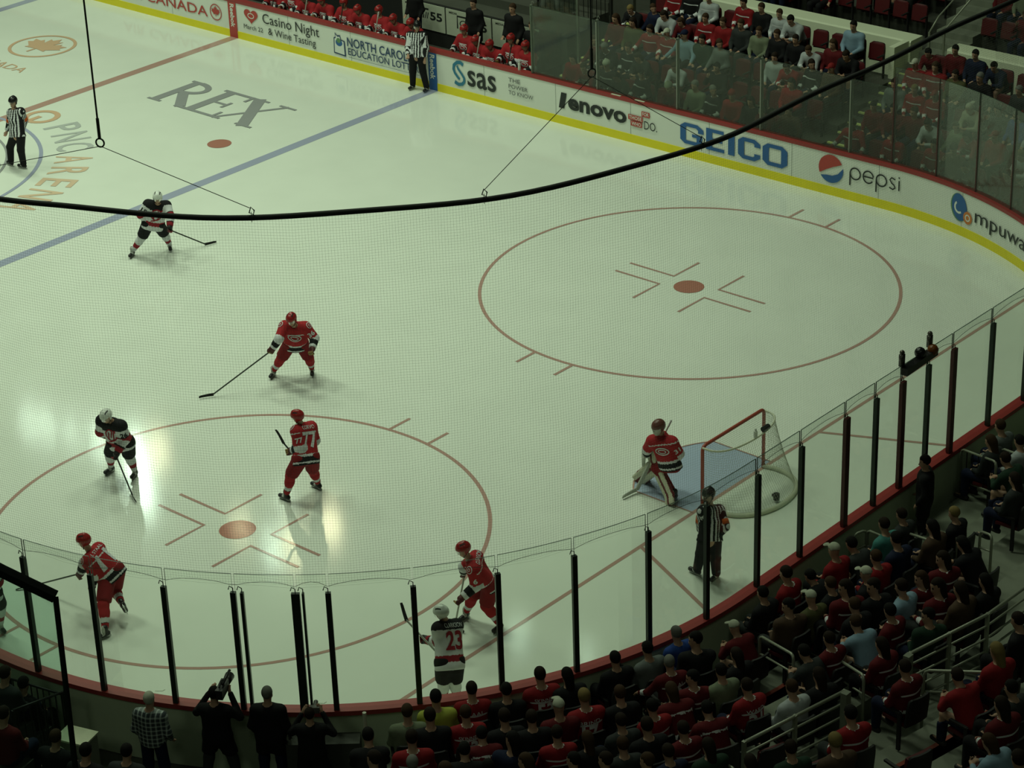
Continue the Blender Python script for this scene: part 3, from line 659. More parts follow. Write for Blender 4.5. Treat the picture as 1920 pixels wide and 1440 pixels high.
def mk(name, F_, mats, parent, col=None):
    V, Q = F_.mesh(); return link(name, tomesh(name, V, Q, mats, col), parent)

M_SKIN = mat('skin', (.42, .25, .17), .55, noise=.06); M_SKIN2 = mat('skin_dark', (.16, .085, .055), .55, noise=.06); M_EYE = mat('eye_dark', (.02, .015, .012), .4, noise=0); M_LIP = mat('lip', (.30, .12, .10), .5, noise=0)
SK = [M_SKIN, M_EYE, M_LIP]
CL = lambda n, c, r=.85: mat('cloth_'+n, c, r, noise=.14, scale=14, spec=.2)
J_RED = CL('jersey_red', (.36, .022, .028)); J_WHT = CL('jersey_white', (.62, .64, .66)); J_BLK = CL('jersey_black', (.012, .012, .014)); J_NRED = CL('jersey_dark_red', (.27, .02, .03))
P_RED = CL('pants_red', (.20, .014, .018)); P_BLK = CL('pants_black', (.010, .010, .012)); M_HR = mat('helmet_red', (.30, .02, .02), .25, noise=.03); M_HW = mat('helmet_white', (.66, .70, .66), .25, noise=.03); M_HB = mat('helmet_black', (.012, .012, .013), .25, noise=.03)
M_SKATE = mat('skate_black', (.015, .015, .016), .4, noise=.1); M_SKW = mat('skate_white', (.45, .47, .44), .4, noise=.05); M_STEEL = mat('steel', (.5, .52, .5), .25, .9, noise=0)
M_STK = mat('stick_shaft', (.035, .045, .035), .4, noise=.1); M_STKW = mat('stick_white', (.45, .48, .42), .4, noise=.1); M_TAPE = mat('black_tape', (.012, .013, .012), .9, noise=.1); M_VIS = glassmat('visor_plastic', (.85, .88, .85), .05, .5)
G_CAR = [mat('glove_dark_red', (.07, .008, .01), .6, noise=.1), mat('glove_gold', (.30, .21, .06), .6, noise=.1)]; G_NJ = [mat('glove_black', (.015, .012, .013), .6, noise=.1), mat('glove_red', (.26, .02, .03), .6, noise=.1)]

def decal(owner, shape, org, right, up, nrmv, m, name, parent, off=.007, back=.45):
    """lays flat lettering on the cloth: every point is dropped onto the garment's surface"""
    me = owner.data; bvh = BVHTree.FromPolygons([v.co.copy() for v in me.vertices], [tuple(p.vertices) for p in me.polygons])
    bm = bmesh.new(); vs = [bm.verts.new((q[0], q[1], lay(q))) for q in shape[0]]
    for f in shape[1]:
        try: bm.faces.new([vs[i] for i in f])
        except ValueError: pass
    bmesh.ops.triangulate(bm, faces=bm.faces[:])
    for _ in range(3):
        ed = [e for e in bm.edges if (e.verts[0].co.xy-e.verts[1].co.xy).length > .035]
        if ed: bmesh.ops.subdivide_edges(bm, edges=ed, cuts=1); bmesh.ops.triangulate(bm, faces=bm.faces[:])
    R, U, N_ = Vector(right), Vector(up), Vector(nrmv)
    last = None
    for v in bm.verts:
        p = Vector(org)+R*v.co.x+U*v.co.y; hit = bvh.ray_cast(p+N_*.25, -N_, back)[0]
        if hit is None: near = bvh.find_nearest(p); hit = near[0]
        v.co = hit+N_*(off+.0012*v.co.z)
    out = bpy.data.meshes.new(name); bm.to_mesh(out); bm.free(); out.materials.append(m); return link(name, out, parent)

def stick(top, heel, bladedir, label, white=.0, cat='hockey stick', curve=.03, goalie=False):
    top, heel = Vector(top), Vector(heel); heel.z = max(heel.z, .012); e = empty('hockey_stick', heel, label, cat); ax = (top-heel).normalized(); bd = Vector(bladedir).normalized(); upz = (ax-bd*ax.dot(bd)).normalized()
    side = ax.cross(bd).normalized(); b = MB(); 
    b.box((top+heel)/2+ax*.02, (.020, .030, (top-heel).length), side, None, ax) if False else b.tube([heel+upz*.025, top], .0155, 6)
    b.build('shaft', M_STK if white < .5 else M_STKW, e)
    b = MB(); b.tube([top-ax*.14, top], .018, 6); b.build('butt_tape', M_TAPE if white < .5 else J_WHT, e)
    upv = (ax-bd*ax.dot(bd)).normalized(); n = 7; rows = []
    L = .30 if not goalie else .36; hh = .06 if not goalie else .10
    b = MB(); vs = []
    for i in range(n):
        t = i/(n-1); c = heel+bd*(L*t-.02)+side*(curve*t*t); hgt = hh*(1-.25*t) if t < .95 else hh*.6
        for d in (-.007, .007): vs += [tuple(c+side*d+upv*0), tuple(c+side*d+upv*hgt)]
    fs = []
    for i in range(n-1):
        a = 4*i; fs += [(a, a+4, a+5, a+1), (a+2, a+3, a+7, a+6), (a+1, a+5, a+7, a+3), (a, a+2, a+6, a+4)]
    fs += [(0, 1, 3, 2), (4*n-4, 4*n-2, 4*n-1, 4*n-3)]; b.add(vs, fs); b.build('blade', M_TAPE if not goalie else M_STKW, e)
    if goalie: b = MB(); b.box(heel+ax*.34, (.03, .09, .60), side, None, ax); b.build('paddle', M_STKW, e)
    return e
def skate(s, a, parent, wm):
    A, f = getattr(s, 'a'+a), getattr(s, 'f'+a); K = getattr(s, 'k'+a); z = np.array((0, 0, 1.)); u = z if A[2] < .26 else nrm(A-K)*-1; u = nrm(u-f*(u@f))
    lo, hi = A-.3, A+.3; F_ = Field(lo, hi, .014)
    F_.cap(A+u*.07, A-u*.02, .052, .045, .02); F_.cap(A-u*.04-f*.04, A-u*.045+f*.155, .045, .042, .03); F_.cap(A+u*.09+f*.02, A+u*.04+f*.04, .035, .03, .02)
    c = mk('skate', F_, [M_SKATE, wm], parent, lambda P: (((P-A)@f > .03) & ((P-A)@f < .085) & ((P-A)@u > -.035)).astype(int))
    b = MB(); C_ = A-u*.098; b.box(C_+f*.04, (.27, .014, .035), f, None, u); b.box(A-u*.082-f*.03, (.05, .03, .03), f, None, u); b.box(A-u*.082+f*.11, (.05, .03, .03), f, None, u); b.build('blade', [M_STEEL], c); return c
def glove(s, a, parent, gm, axis=None):
    Hh, E = getattr(s, 'h'+a), getattr(s, 'e'+a); fd = nrm(Hh-E); ax = nrm(axis) if axis is not None else nrm(np.cross(fd, s.front)); ax = nrm(ax-fd*(ax@fd)) if abs(ax@fd) < .95 else nrm(np.cross(fd, s.left)); n = np.cross(fd, ax)
    F_ = Field(Hh-.25, Hh+.25, .013); F_.cap(Hh-fd*.15, Hh-fd*.06, .062, .055, .02); F_.cap(Hh-fd*.05-ax*.02, Hh-fd*.05+ax*.02, .052, .052, .02)
    for i in (-1.5, -.5, .5, 1.5):
        b = Hh+ax*i*.031-fd*.01+n*.02; F_.cap(b, b+fd*.05, .021, .019, .006); F_.cap(b+fd*.05, b+fd*.062-n*.05, .019, .016, .006)
    F_.cap(Hh-fd*.04-ax*.045-n*.0, Hh+fd*.02-ax*.05-n*.035, .024, .02, .01)
    return mk('glove', F_, gm, parent, lambda P: (((P-Hh)@fd > .02) & (np.abs(((P-Hh)@ax)/.031 % 1-.5) < .3) | (np.abs((P-Hh)@fd+.115) < .018)).astype(int))
def helmet(s, parent, m, visor=True, name='helmet', trim=None):
    c, R = s.head, s.HR; F_ = Field(c-.22, c+.24, .012); F_.ell(c+s.hu*.045-s.hf*.005, R, (.108, .134, .118), 0); F_.cap(c+s.hu*.115+s.hf*.05, c+s.hu*.135-s.hf*.05, .035, .03, .03)
    for q in (-1, 1): F_.cap(c+s.hl*.088*q+s.hu*.0, c+s.hl*.086*q-s.hu*.03, .022, .02, .02)
    def fn(P):
        q = (P-c)@R.T; return np.maximum(-(q[..., 2]-np.where(q[..., 1] > .015, .045, -.068)), -(np.linalg.norm(q-np.array((0, 0, .03)), axis=-1)-.083)*.8)
    F_.cutfn(fn); o = mk(name, F_, [m, trim or M_SKATE], parent, lambda P: ((np.abs(np.abs((P-c)@s.hl)-.055) < .010) & (np.abs((P-c)@s.hf) < .05) & ((P-c)@s.hu > .09)).astype(int))
    if visor:
        b = MB(); rows = []
        for z in (.052, .02, -.012): rows.append([tuple(c+s.hl*math.sin(t)*.098+s.hf*(math.cos(t)*.128)+s.hu*(z)) for t in np.linspace(-1.15, 1.15, 13)])
        b.grid(rows); b.build('visor', M_VIS, o, True)
    b = MB(); b.tube([c+s.hl*.085-s.hu*.03, c+s.hl*.05-s.hu*.115+s.hf*.04, c-s.hu*.128+s.hf*.05, c-s.hl*.05-s.hu*.115+s.hf*.04, c-s.hl*.085-s.hu*.03], .006, 5); b.build('chin_strap', M_SKATE, o)
    return o
def jersey(s, parent, team, h=.018, h_hem=.10, name='jersey'):
    lo, hi = s.bounds('neck', 'sL', 'sR', 'eL', 'eR', 'hL', 'hR', 'pL', 'pR', pad=.28); F_ = Field(lo, hi, h)
    for a in 'LR':
        S_, E, Hh, P_ = (getattr(s, q+a) for q in 'sehp')
        g = .88 if team == 'ref' else 1.0; F_.cap(s.neck*.4+S_*.6-s.up*.06, P_*.9+s.mid*.1+s.up*.02, .130*g, .140*g, .06); F_.cap(S_, E, .112*g, .094*g, .05); F_.cap(E, E+(Hh-E)*.72, .094*g, .074*g, .03)
    F_.cap(s.sL-s.up*.01, s.sR-s.up*.01, .102, .102, .06); F_.cap(s.neck-s.up*.04, s.neck-s.up*.25+s.front*.03, .09, .15, .06)
    F_.cap(s.neck-s.up*.02-s.front*.02, s.neck-s.up*.12, .075, .11, .05); F_.cap(s.mid+s.up*.15+s.front*.02, s.mid-s.up*.05, .155, .17, .06); F_.cap(s.pL-s.up*.06, s.pR-s.up*.06, .14, .14, .06)
    F_.cut(s.mid-s.up*h_hem, -s.up); 
    F_.cutfn(lambda P: -(np.linalg.norm(P-(s.neck+s.up*.065+s.front*.03), axis=-1)-.072))
    for a in 'LR':
        E, Hh = getattr(s, 'e'+a), getattr(s, 'h'+a); q = E+(Hh-E)*.74; fd = nrm(Hh-E)
        F_.cutfn(lambda P: np.minimum((P-q)@fd, .16-np.linalg.norm(P-q-fd*.1, axis=-1)))
    def col(P):
        r = np.zeros(len(P), int); ht = (P-s.mid)@s.up; T_ = np.linalg.norm(s.neck-s.mid); body = np.ones(len(P), bool)
        for a in 'LR':
            S_, E, Hh = (getattr(s, q+a) for q in 'seh'); du, df = dseg(P, S_+(E-S_)*.3, E), dseg(P, E, Hh); db = dseg(P, s.neck, s.mid)
            arm = (np.minimum(du, df) < .13) & (np.minimum(du, df) < db*.9); body &= ~arm; tu, tf = tpar(P, S_, E), tpar(P, E, Hh); fore = arm & (df < du)
            if team == 'car':
                r[arm & ~fore & (tu > .86)] = 1; r[fore] = 1; r[fore & (tf > .22) & (tf < .55)] = 2
            elif team == 'nj':
                pass
            elif team == 'ref':
                r[arm & (((np.where(fore, (P-E)@s.front, (P-S_)@s.front)/.030) % 2) < 1)] = 2
            elif team == 'arm':
                pass
        if team == 'car':
            b = body; r[b & (ht < .10)] = 1; r[b & (ht < .055)] = 2; r[b & (ht < -.035)] = 1; r[b & (ht < -.068)] = 2
            yk = body & (np.abs(ht-(T_-.14)) < .011); r[yk] = 1
        elif team == 'nj':
            b = body; r[b & (ht < .13)] = 3; r[b & (ht < .03)] = 0; r[(ht > T_-.11) & (np.minimum(dseg(P, s.sL, s.sL*.5+s.neck*.5), dseg(P, s.sR, s.sR*.5+s.neck*.5)) < .18)] = 2
            r[(ht > T_-.05)] = 2
            for a in 'LR':
                S_, E, Hh = (getattr(s, q+a) for q in 'seh'); du, df = dseg(P, S_+(E-S_)*.3, E), dseg(P, E, Hh); db = dseg(P, s.neck, s.mid); arm = (np.minimum(du, df) < .14) & (np.minimum(du, df) < db*.9); fore = arm & (df < du); up_ = arm & ~fore
                tu, tf = tpar(P, S_, E), tpar(P, E, Hh); r[up_ & (tu > .18)] = 0; r[up_ & (tu > .72)] = 3; r[up_ & (tu > .70) & (tu < .77)] = 2; r[fore] = 0; r[fore & (tf > .46)] = 3; r[fore & (tf > .40) & (tf < .48)] = 2
        elif team == 'ref':
            lat = (P-s.mid)@s.left; st = ((lat/.036+.5) % 2) < 1; r[body & st] = 2; r[body & (ht > T_+.02)] = 2
        return r
    mats = {'car': [J_RED, J_WHT, J_BLK, J_NRED], 'nj': [J_WHT, J_WHT, J_BLK, J_NRED], 'ref': [J_WHT, J_WHT, J_BLK, J_BLK]}[team]
    return mk(name, F_, mats, parent, col)
def legwear(s, parent, pants, socks, h=.018):
    lo, hi = s.bounds('pL', 'pR', 'kL', 'kR', pad=.28); F_ = Field(lo, hi, h)
    F_.cap(s.pL+s.up*.05, s.pR+s.up*.05, .145, .145, .05)
    for a in 'LR':
        P_, K = getattr(s, 'p'+a), getattr(s, 'k'+a); F_.cap(P_, P_+(K-P_)*.86, .145, .130, .035)
    for a in 'LR':
        P_, K = getattr(s, 'p'+a), getattr(s, 'k'+a); q = P_+(K-P_)*.88; d = nrm(K-P_); F_.cutfn(lambda P: np.minimum((P-q)@d, .2-np.linalg.norm(P-q-d*.14, axis=-1)))
    F_.cut(s.mid+s.up*.10, s.up); mk('pants', F_, [pants, J_WHT], parent)
    for a in 'LR':
        K, A, P_ = getattr(s, 'k'+a), getattr(s, 'a'+a), getattr(s, 'p'+a); f = getattr(s, 'f'+a); F_ = Field(np.minimum(K, A)-.2, np.maximum(K, A)+.2, .016)
        F_.cap(K+(P_-K)*.14, K, .092, .098, .02); F_.cap(K, K+(A-K)*.35, .098, .088, .03); F_.cap(K+(A-K)*.3-f*.015, A+(K-A)*.16, .088, .060, .03)
        c = mk('sock', F_, socks, parent, (lambda P, K=K, A=A: (lambda t: np.where((t > .50) & (t < .68), 1, np.where((t > .68) & (t < .70), 2, 0)))(tpar(P, K, A))) if len(socks) == 3 else (lambda P, K=K, A=A: ((tpar(P, K, A) > .42) & (tpar(P, K, A) < .68)).astype(int)))
def trousers(s, parent, m, name='trousers', h=.018, r0=.105, r1=.075, r2=.062, full=1.0):
    lo, hi = s.bounds('pL', 'pR', 'kL', 'kR', 'aL', 'aR', pad=.22); F_ = Field(lo, hi, h); F_.cap(s.pL+s.up*.06, s.pR+s.up*.06, .118, .118, .05)
    for a in 'LR':
        P_, K, A = getattr(s, 'p'+a), getattr(s, 'k'+a), getattr(s, 'a'+a); F_.cap(P_, K, r0, r1, .03); F_.cap(K, A+(K-A)*.06, r1, r2, .03)
    F_.cut(s.mid+s.up*.12, s.up); return mk(name, F_, m, parent)

def crest_car():
    return merge(stroke(ellipse(0, 0, .13, .065, 36, rot=-8), .020, True), stroke(ellipse(.0, 0, .075, .032, 28, rot=-8), .016, True))
def crest_nj():
    return merge(stroke(ellipse(0, 0, .115, .115, 36, 25, 345), .026), stroke([(-.06, -.09), (-.05, .06), (.0, -.04), (.03, .09), (.05, .03), (.12, .12)], .030), stroke([(.06, .05), (.05, -.08), (-.02, -.13), (-.10, -.16)], .024))
def player(name_, J, face, team, label, texts=(), crest=True, hm=None, stick_ax=None, patch=True, group=None, lowres=False, skates=True, dz=0):
    s = Skel(J, face, dz)
    for a in 'LR':
        A = getattr(s, 'a'+a)
        if A[2] < .26: A[2] = .116+(.0 if A[2] < .2 else .0)
    e = empty('person', (s.mid[0], s.mid[1], 0), label, 'person', group); h = .018 if not lowres else .03
    link('body', body_mesh(s, .017 if not lowres else .03, SK, hands=False), e)
    jr = jersey(s, e, team, h); red = team == 'car'
    legwear(s, e, P_RED if red else P_BLK, [J_RED, J_WHT, J_BLK] if red else [J_WHT, J_NRED], h)
    for a in 'LR':
        if skates: skate(s, a, e, M_SKW)
        glove(s, a, e, G_CAR if red else G_NJ, stick_ax)
    helmet(s, e, hm or (M_HR if red else M_HW), True)
    if crest:
        o = s.mid+s.up*(np.linalg.norm(s.neck-s.mid)*.62)
        if red: decal(jr, crest_car(), o, s.left, s.up, s.front, J_WHT, 'crest', e)
        else: decal(jr, crest_nj(), o, s.left, s.up, s.front, J_NRED, 'crest', e)
    if red and patch:
        for a, q in (('L', 1), ('R', -1)):
            S_ = getattr(s, 's'+a); nn = nrm(s.left*q*.8+s.up*.8+s.front*.3); rr = nrm(np.cross(s.up, nn)); uu = np.cross(nn, rr); decal(jr, merge(stroke(ellipse(0, 0, .055, .06, 20), .012, True), stroke(ellipse(0, 0, .02, .025, 12), .01, True)), S_, rr, uu, nn, J_WHT, 'shoulder_patch', e)
    for kind, txt in texts:
        m = J_WHT if red else J_NRED; b = -s.front; r = -s.left*-1
        rt = -np.cross(s.up, b)*-1; rt = nrm(np.cross(s.up, b))
        T_ = np.linalg.norm(s.neck-s.mid)
        if kind == 'number': v, f = fit(text2d(txt, 1, .03), -.085*len(txt), .085*len(txt), -.15, .15); decal(jr, (v, f), s.mid+s.up*T_*.56, rt, s.up, b, m, 'number', e)
        if kind == 'name': wd = min(.19, .03*len(txt)); v, f = fit(text2d(txt, 1, .01), -wd, wd, -.036, .036); decal(jr, (v, f), s.mid+s.up*(T_*.93), rt, s.up, b, J_WHT, 'name_letters', e)
        if kind in ('sleeveL', 'sleeveR'):
            a = kind[-1]; q = 1 if a == 'L' else -1; S_, E = getattr(s, 's'+a), getattr(s, 'e'+a); nn = nrm(CAM-(S_+E)/2); u2 = nrm(S_-E); nn = nrm(nn-u2*(nn@u2)); rr = np.cross(u2, nn); v, f = fit(text2d(txt, 1, .03), -.035*len(txt), .035*len(txt), -.05, .05)
            decal(jr, (v, f), S_+(E-S_)*.55, rr, u2, nn, m if red else J_BLK, 'sleeve_number', e)
    return e, s

cdir = nrm((.667, -.745, 0)); rdir = nrm((.745, .667, 0)); 
JO = {
'A':[(10.65,0.78,1.52),(10.56,0.83,1.33),(10.65,1.01,1.27),(10.42,0.68,1.35),(10.86,0.92,1.08),(10.32,0.52,1.12),(10.99,0.75,0.85),(10.27,0.72,0.87),(10.50,0.84,0.82),(10.36,0.66,0.86),(10.39,1.09,0.48),(10.12,0.65,0.49),(10.28,1.29,0.11),(9.88,0.52,0.15),(10.43,1.18,0.07),(9.96,0.36,0.09)],
'B':[(17.79,-2.02,1.53),(17.75,-1.91,1.35),(17.89,-1.76,1.31),(17.58,-2.03,1.34),(18.03,-1.66,1.06),(17.65,-2.27,1.17),(18.17,-1.90,0.90),(17.51,-2.38,0.91),(17.69,-1.71,0.86),(17.52,-1.87,0.87),(17.67,-1.52,0.47),(17.27,-1.90,0.50),(17.55,-1.35,0.09),(16.99,-1.90,0.17),(17.68,-1.48,0.05),(17.06,-2.06,0.10)],
'C':[(18.13,-7.09,1.54),(18.10,-6.95,1.37),(18.29,-6.91,1.33),(17.90,-7.03,1.37),(18.29,-6.86,1.04),(17.79,-7.01,1.09),(18.27,-7.11,0.77),(17.70,-6.79,0.87),(18.21,-6.74,0.88),(17.99,-6.87,0.88),(18.04,-6.61,0.50),(17.73,-6.81,0.52),(18.01,-6.49,0.09),(17.52,-6.66,0.17),(18.09,-6.65,0.03),(17.54,-6.84,0.13)],
'D':[(21.17,-5.16,1.69),(21.17,-5.07,1.49),(21.23,-5.27,1.47),(21.21,-4.89,1.39),(21.34,-5.30,1.19),(21.24,-4.84,1.10),(21.07,-5.34,1.03),(21.09,-5.20,0.83),(21.34,-5.35,0.94),(21.43,-5.13,0.92),(21.11,-5.39,0.57),(21.24,-4.96,0.55),(20.96,-5.40,0.16),(21.11,-4.73,0.20),(20.82,-5.41,0.04),(20.95,-4.73,0.10)],
'E':[(21.22,-10.23,1.43),(21.27,-10.17,1.22),(21.39,-10.33,1.16),(21.24,-9.97,1.18),(21.41,-10.26,0.88),(21.17,-10.24,1.01),(21.30,-10.25,0.57),(21.03,-10.27,0.73),(21.54,-10.10,0.75),(21.61,-9.92,0.87),(21.73,-10.38,0.47),(21.48,-9.92,0.45),(21.95,-10.57,0.15),(21.86,-10.09,0.39),(21.92,-10.75,0.05),(21.82,-10.01,0.22)],
'F':[(26.62,-6.74,1.59),(26.66,-6.65,1.39),(26.85,-6.77,1.31),(26.64,-6.47,1.34),(26.87,-6.75,1.01),(26.45,-6.57,1.13),(26.74,-7.05,0.81),(26.30,-6.43,0.88),(26.95,-6.49,0.91),(26.73,-6.39,0.92),(26.84,-6.49,0.49),(26.51,-6.46,0.53),(26.99,-6.35,0.11),(26.30,-6.42,0.15),(27.00,-6.53,0.04),(26.32,-6.60,0.11)],
'G':[(27.83,-8.59,1.74),(27.85,-8.50,1.54),(27.87,-8.71,1.54),(27.89,-8.34,1.42),(27.80,-8.67,1.25),(27.97,-8.48,1.16),(27.49,-8.66,1.17),(28.04,-8.73,0.97),(28.05,-8.83,1.02),(28.12,-8.63,0.97),(27.92,-8.72,0.60),(28.01,-8.56,0.55),(27.78,-8.60,0.21),(27.90,-8.42,0.17),(27.65,-8.58,0.07),(27.78,-8.40,0.02)],
'H':[(26.32,-1.17,1.46),(26.31,-1.06,1.27),(26.55,-1.08,1.19),(26.19,-1.19,1.15),(26.62,-0.96,0.93),(26.02,-1.13,0.90),(26.41,-0.87,0.70),(25.90,-0.99,0.64),(26.59,-1.07,0.73),(26.37,-1.05,0.72),(26.19,-1.06,0.55),(26.03,-0.95,0.46),(26.59,-1.05,0.11),(25.75,-0.79,0.17),(26.65,-1.23,0.07),(25.60,-0.76,0.07)],
'R2':[(28.75,-2.94,1.65),(28.77,-2.91,1.43),(28.83,-2.75,1.31),(28.78,-3.12,1.45),(29.03,-2.85,1.11),(28.67,-3.05,1.17),(28.92,-3.12,0.85),(28.59,-2.96,0.88),(28.96,-3.03,0.91),(28.86,-3.20,0.96),(28.90,-2.94,0.49),(28.69,-3.07,0.57),(28.84,-2.83,0.08),(28.50,-2.92,0.21),(28.86,-3.02,0.08),(28.36,-2.91,0.08)],
'R1':[(3.43,2.49,1.78),(3.39,2.53,1.56),(3.59,2.57,1.55),(3.22,2.55,1.45),(3.55,2.68,1.27),(3.12,2.54,1.17),(3.56,2.52,0.98),(2.98,2.50,0.88),(3.66,2.42,0.96),(3.44,2.39,0.93),(3.51,2.48,0.55),(3.17,2.42,0.58),(3.41,2.58,0.15),(3.00,2.51,0.19),(3.25,2.54,0.05),(2.82,2.53,0.12)],
'R3':[(7.49,12.72,1.77),(7.44,12.76,1.56),(7.63,12.78,1.55),(7.27,12.67,1.51),(7.75,12.76,1.23),(7.28,12.55,1.21),(7.78,12.64,0.91),(7.46,12.35,1.03),(7.65,12.64,0.99),(7.45,12.56,0.97),(7.62,12.72,0.56),(7.36,12.60,0.54),(7.69,12.76,0.13),(7.26,12.68,0.13),(7.75,12.56,0.09),(7.28,12.49,0.11)],
'S':[(20.53,-11.86,1.64),(20.52,-11.77,1.44),(20.72,-11.73,1.43),(20.35,-11.84,1.35),(20.68,-11.66,1.14),(20.30,-11.91,1.07),(20.47,-11.73,0.91),(20.12,-11.89,0.81),(20.64,-11.74,0.93),(20.46,-11.86,0.90),(20.51,-11.57,0.55),(20.30,-11.80,0.50),(20.39,-11.54,0.13),(20.16,-11.77,0.09),(20.56,-11.59,0.07),(20.25,-11.94,0.09)]}
def bdir(p, q): d = Vector(q)-Vector(p); d.z = 0; return d
def gstick(J, top, heel, toe, label, **k):
    """top: joint position the upper hand holds; heel and toe of the blade on the ice"""
    return stick(top, heel, bdir(heel, toe), label, **k)
# skaters
player('A', JO['A'], cdir, 'nj', 'person in white and black hockey jersey at the blue line, leaning on a stick', [('sleeveR', '15')], stick_ax=np.array(JO['A'][6])-np.array(at(386, 460, .05)))
stick(Vector(JO['A'][7])+Vector((-.05, -.03, .05)), at(386, 460, .03), bdir(at(386, 460, .03), at(402, 456, .03)), 'dark hockey stick held by the white-shirted player at the blue line')
player('B', JO['B'], nrm(cdir-.4*rdir), 'car', 'person in red hockey jersey bending with a stick stretched far to the left', [('sleeveL', '36')], stick_ax=np.array(JO['B'][7])-np.array(at(398, 742, .03)))
stick(JO['B'][7]+np.array((.12, .11, .12)), at(399, 742, .03), bdir(at(399, 742, .03), at(381, 744, .03)), 'long dark hockey stick reaching down left from the bending red player mid ice')
player('C', JO['C'], nrm(cdir-.6*rdir-np.array((0, 0, .35))), 'nj', 'person in white and black hockey jersey with stick down, beside the bright reflections', [('sleeveL', '26')], stick_ax=np.array(JO['C'][7])-np.array(JO['C'][6]))
stick(JO['C'][7]+np.array((-.02, 0, .08)), at(249, 930, .03), bdir(at(249, 930, .03), at(254, 946, .03)), 'dark hockey stick pointing down from the white-shirted player left of the face-off bracket')
player('D', JO['D'], nrm(-rdir-.35*cdir), 'car', 'person in red hockey jersey number 77 seen from behind above the face-off spot', [('number', '77'), ('name', 'CORVO'), ('sleeveL', '77')], crest=False, stick_ax=(0, .3, 1))
hd = Vector(JO['D'][6]); stick(hd+Vector((.22, .12, -.28)), at(529, 830, 1.12), (-.35, -.1, .9), 'dark hockey stick held blade up by the red player number 77')
player('E', JO['E'], nrm(-rdir-.15*cdir-np.array((0, 0, .2))), 'car', 'person in red hockey jersey number 11 bending low at the left near boards', [('number', '11'), ('name', 'J. STAAL')], crest=False, stick_ax=np.array(JO['E'][7])-np.array(at(60, 1100, .03)))
stick(np.array(JO['E'][7])+np.array((.2, .16, .1)), at(60, 1099, .03), bdir(at(60, 1099, .03), at(33, 1102, .03)), 'hockey stick stretched left in the right glove of the red player number 11')
player('F', JO['F'], nrm(-rdir+.3*cdir), 'car', 'person in red hockey jersey with sleeve number 6 stooping by the near boards', [('sleeveL', '6'), ('name', 'GLEASON')], stick_ax=np.array(JO['F'][7])-np.array(JO['F'][6]))
stick(np.array(JO['F'][7])+np.array((.02, .05, .12)), at(853, 1172, .03), bdir(at(853, 1172, .03), at(862, 1182, .03)), 'white-ended hockey stick between the red player number 6 and the white number 23', white=1)
player('G', JO['G'], nrm(-rdir*.9-.35*cdir), 'nj', 'person in white hockey jersey number 23 seen from behind at the near boards', [('number', '23'), ('name', 'CLARKSON')], crest=False, stick_ax=np.array(JO['G'][6])-np.array(JO['G'][7]))
hg = Vector(JO['G'][6]); h2 = Vector(JO['G'][7]); stick(h2+(h2-hg)*.25, at(759, 1163, 1.62), Vector(at(746, 1124, 1.85))-Vector(at(759, 1163, 1.62)), 'hockey stick raised blade first by the white-shirted player number 23', white=1)
player('S', JO['S'], nrm(-rdir), 'nj', 'person in white hockey jersey mostly cut off by the left picture edge', [], crest=False)
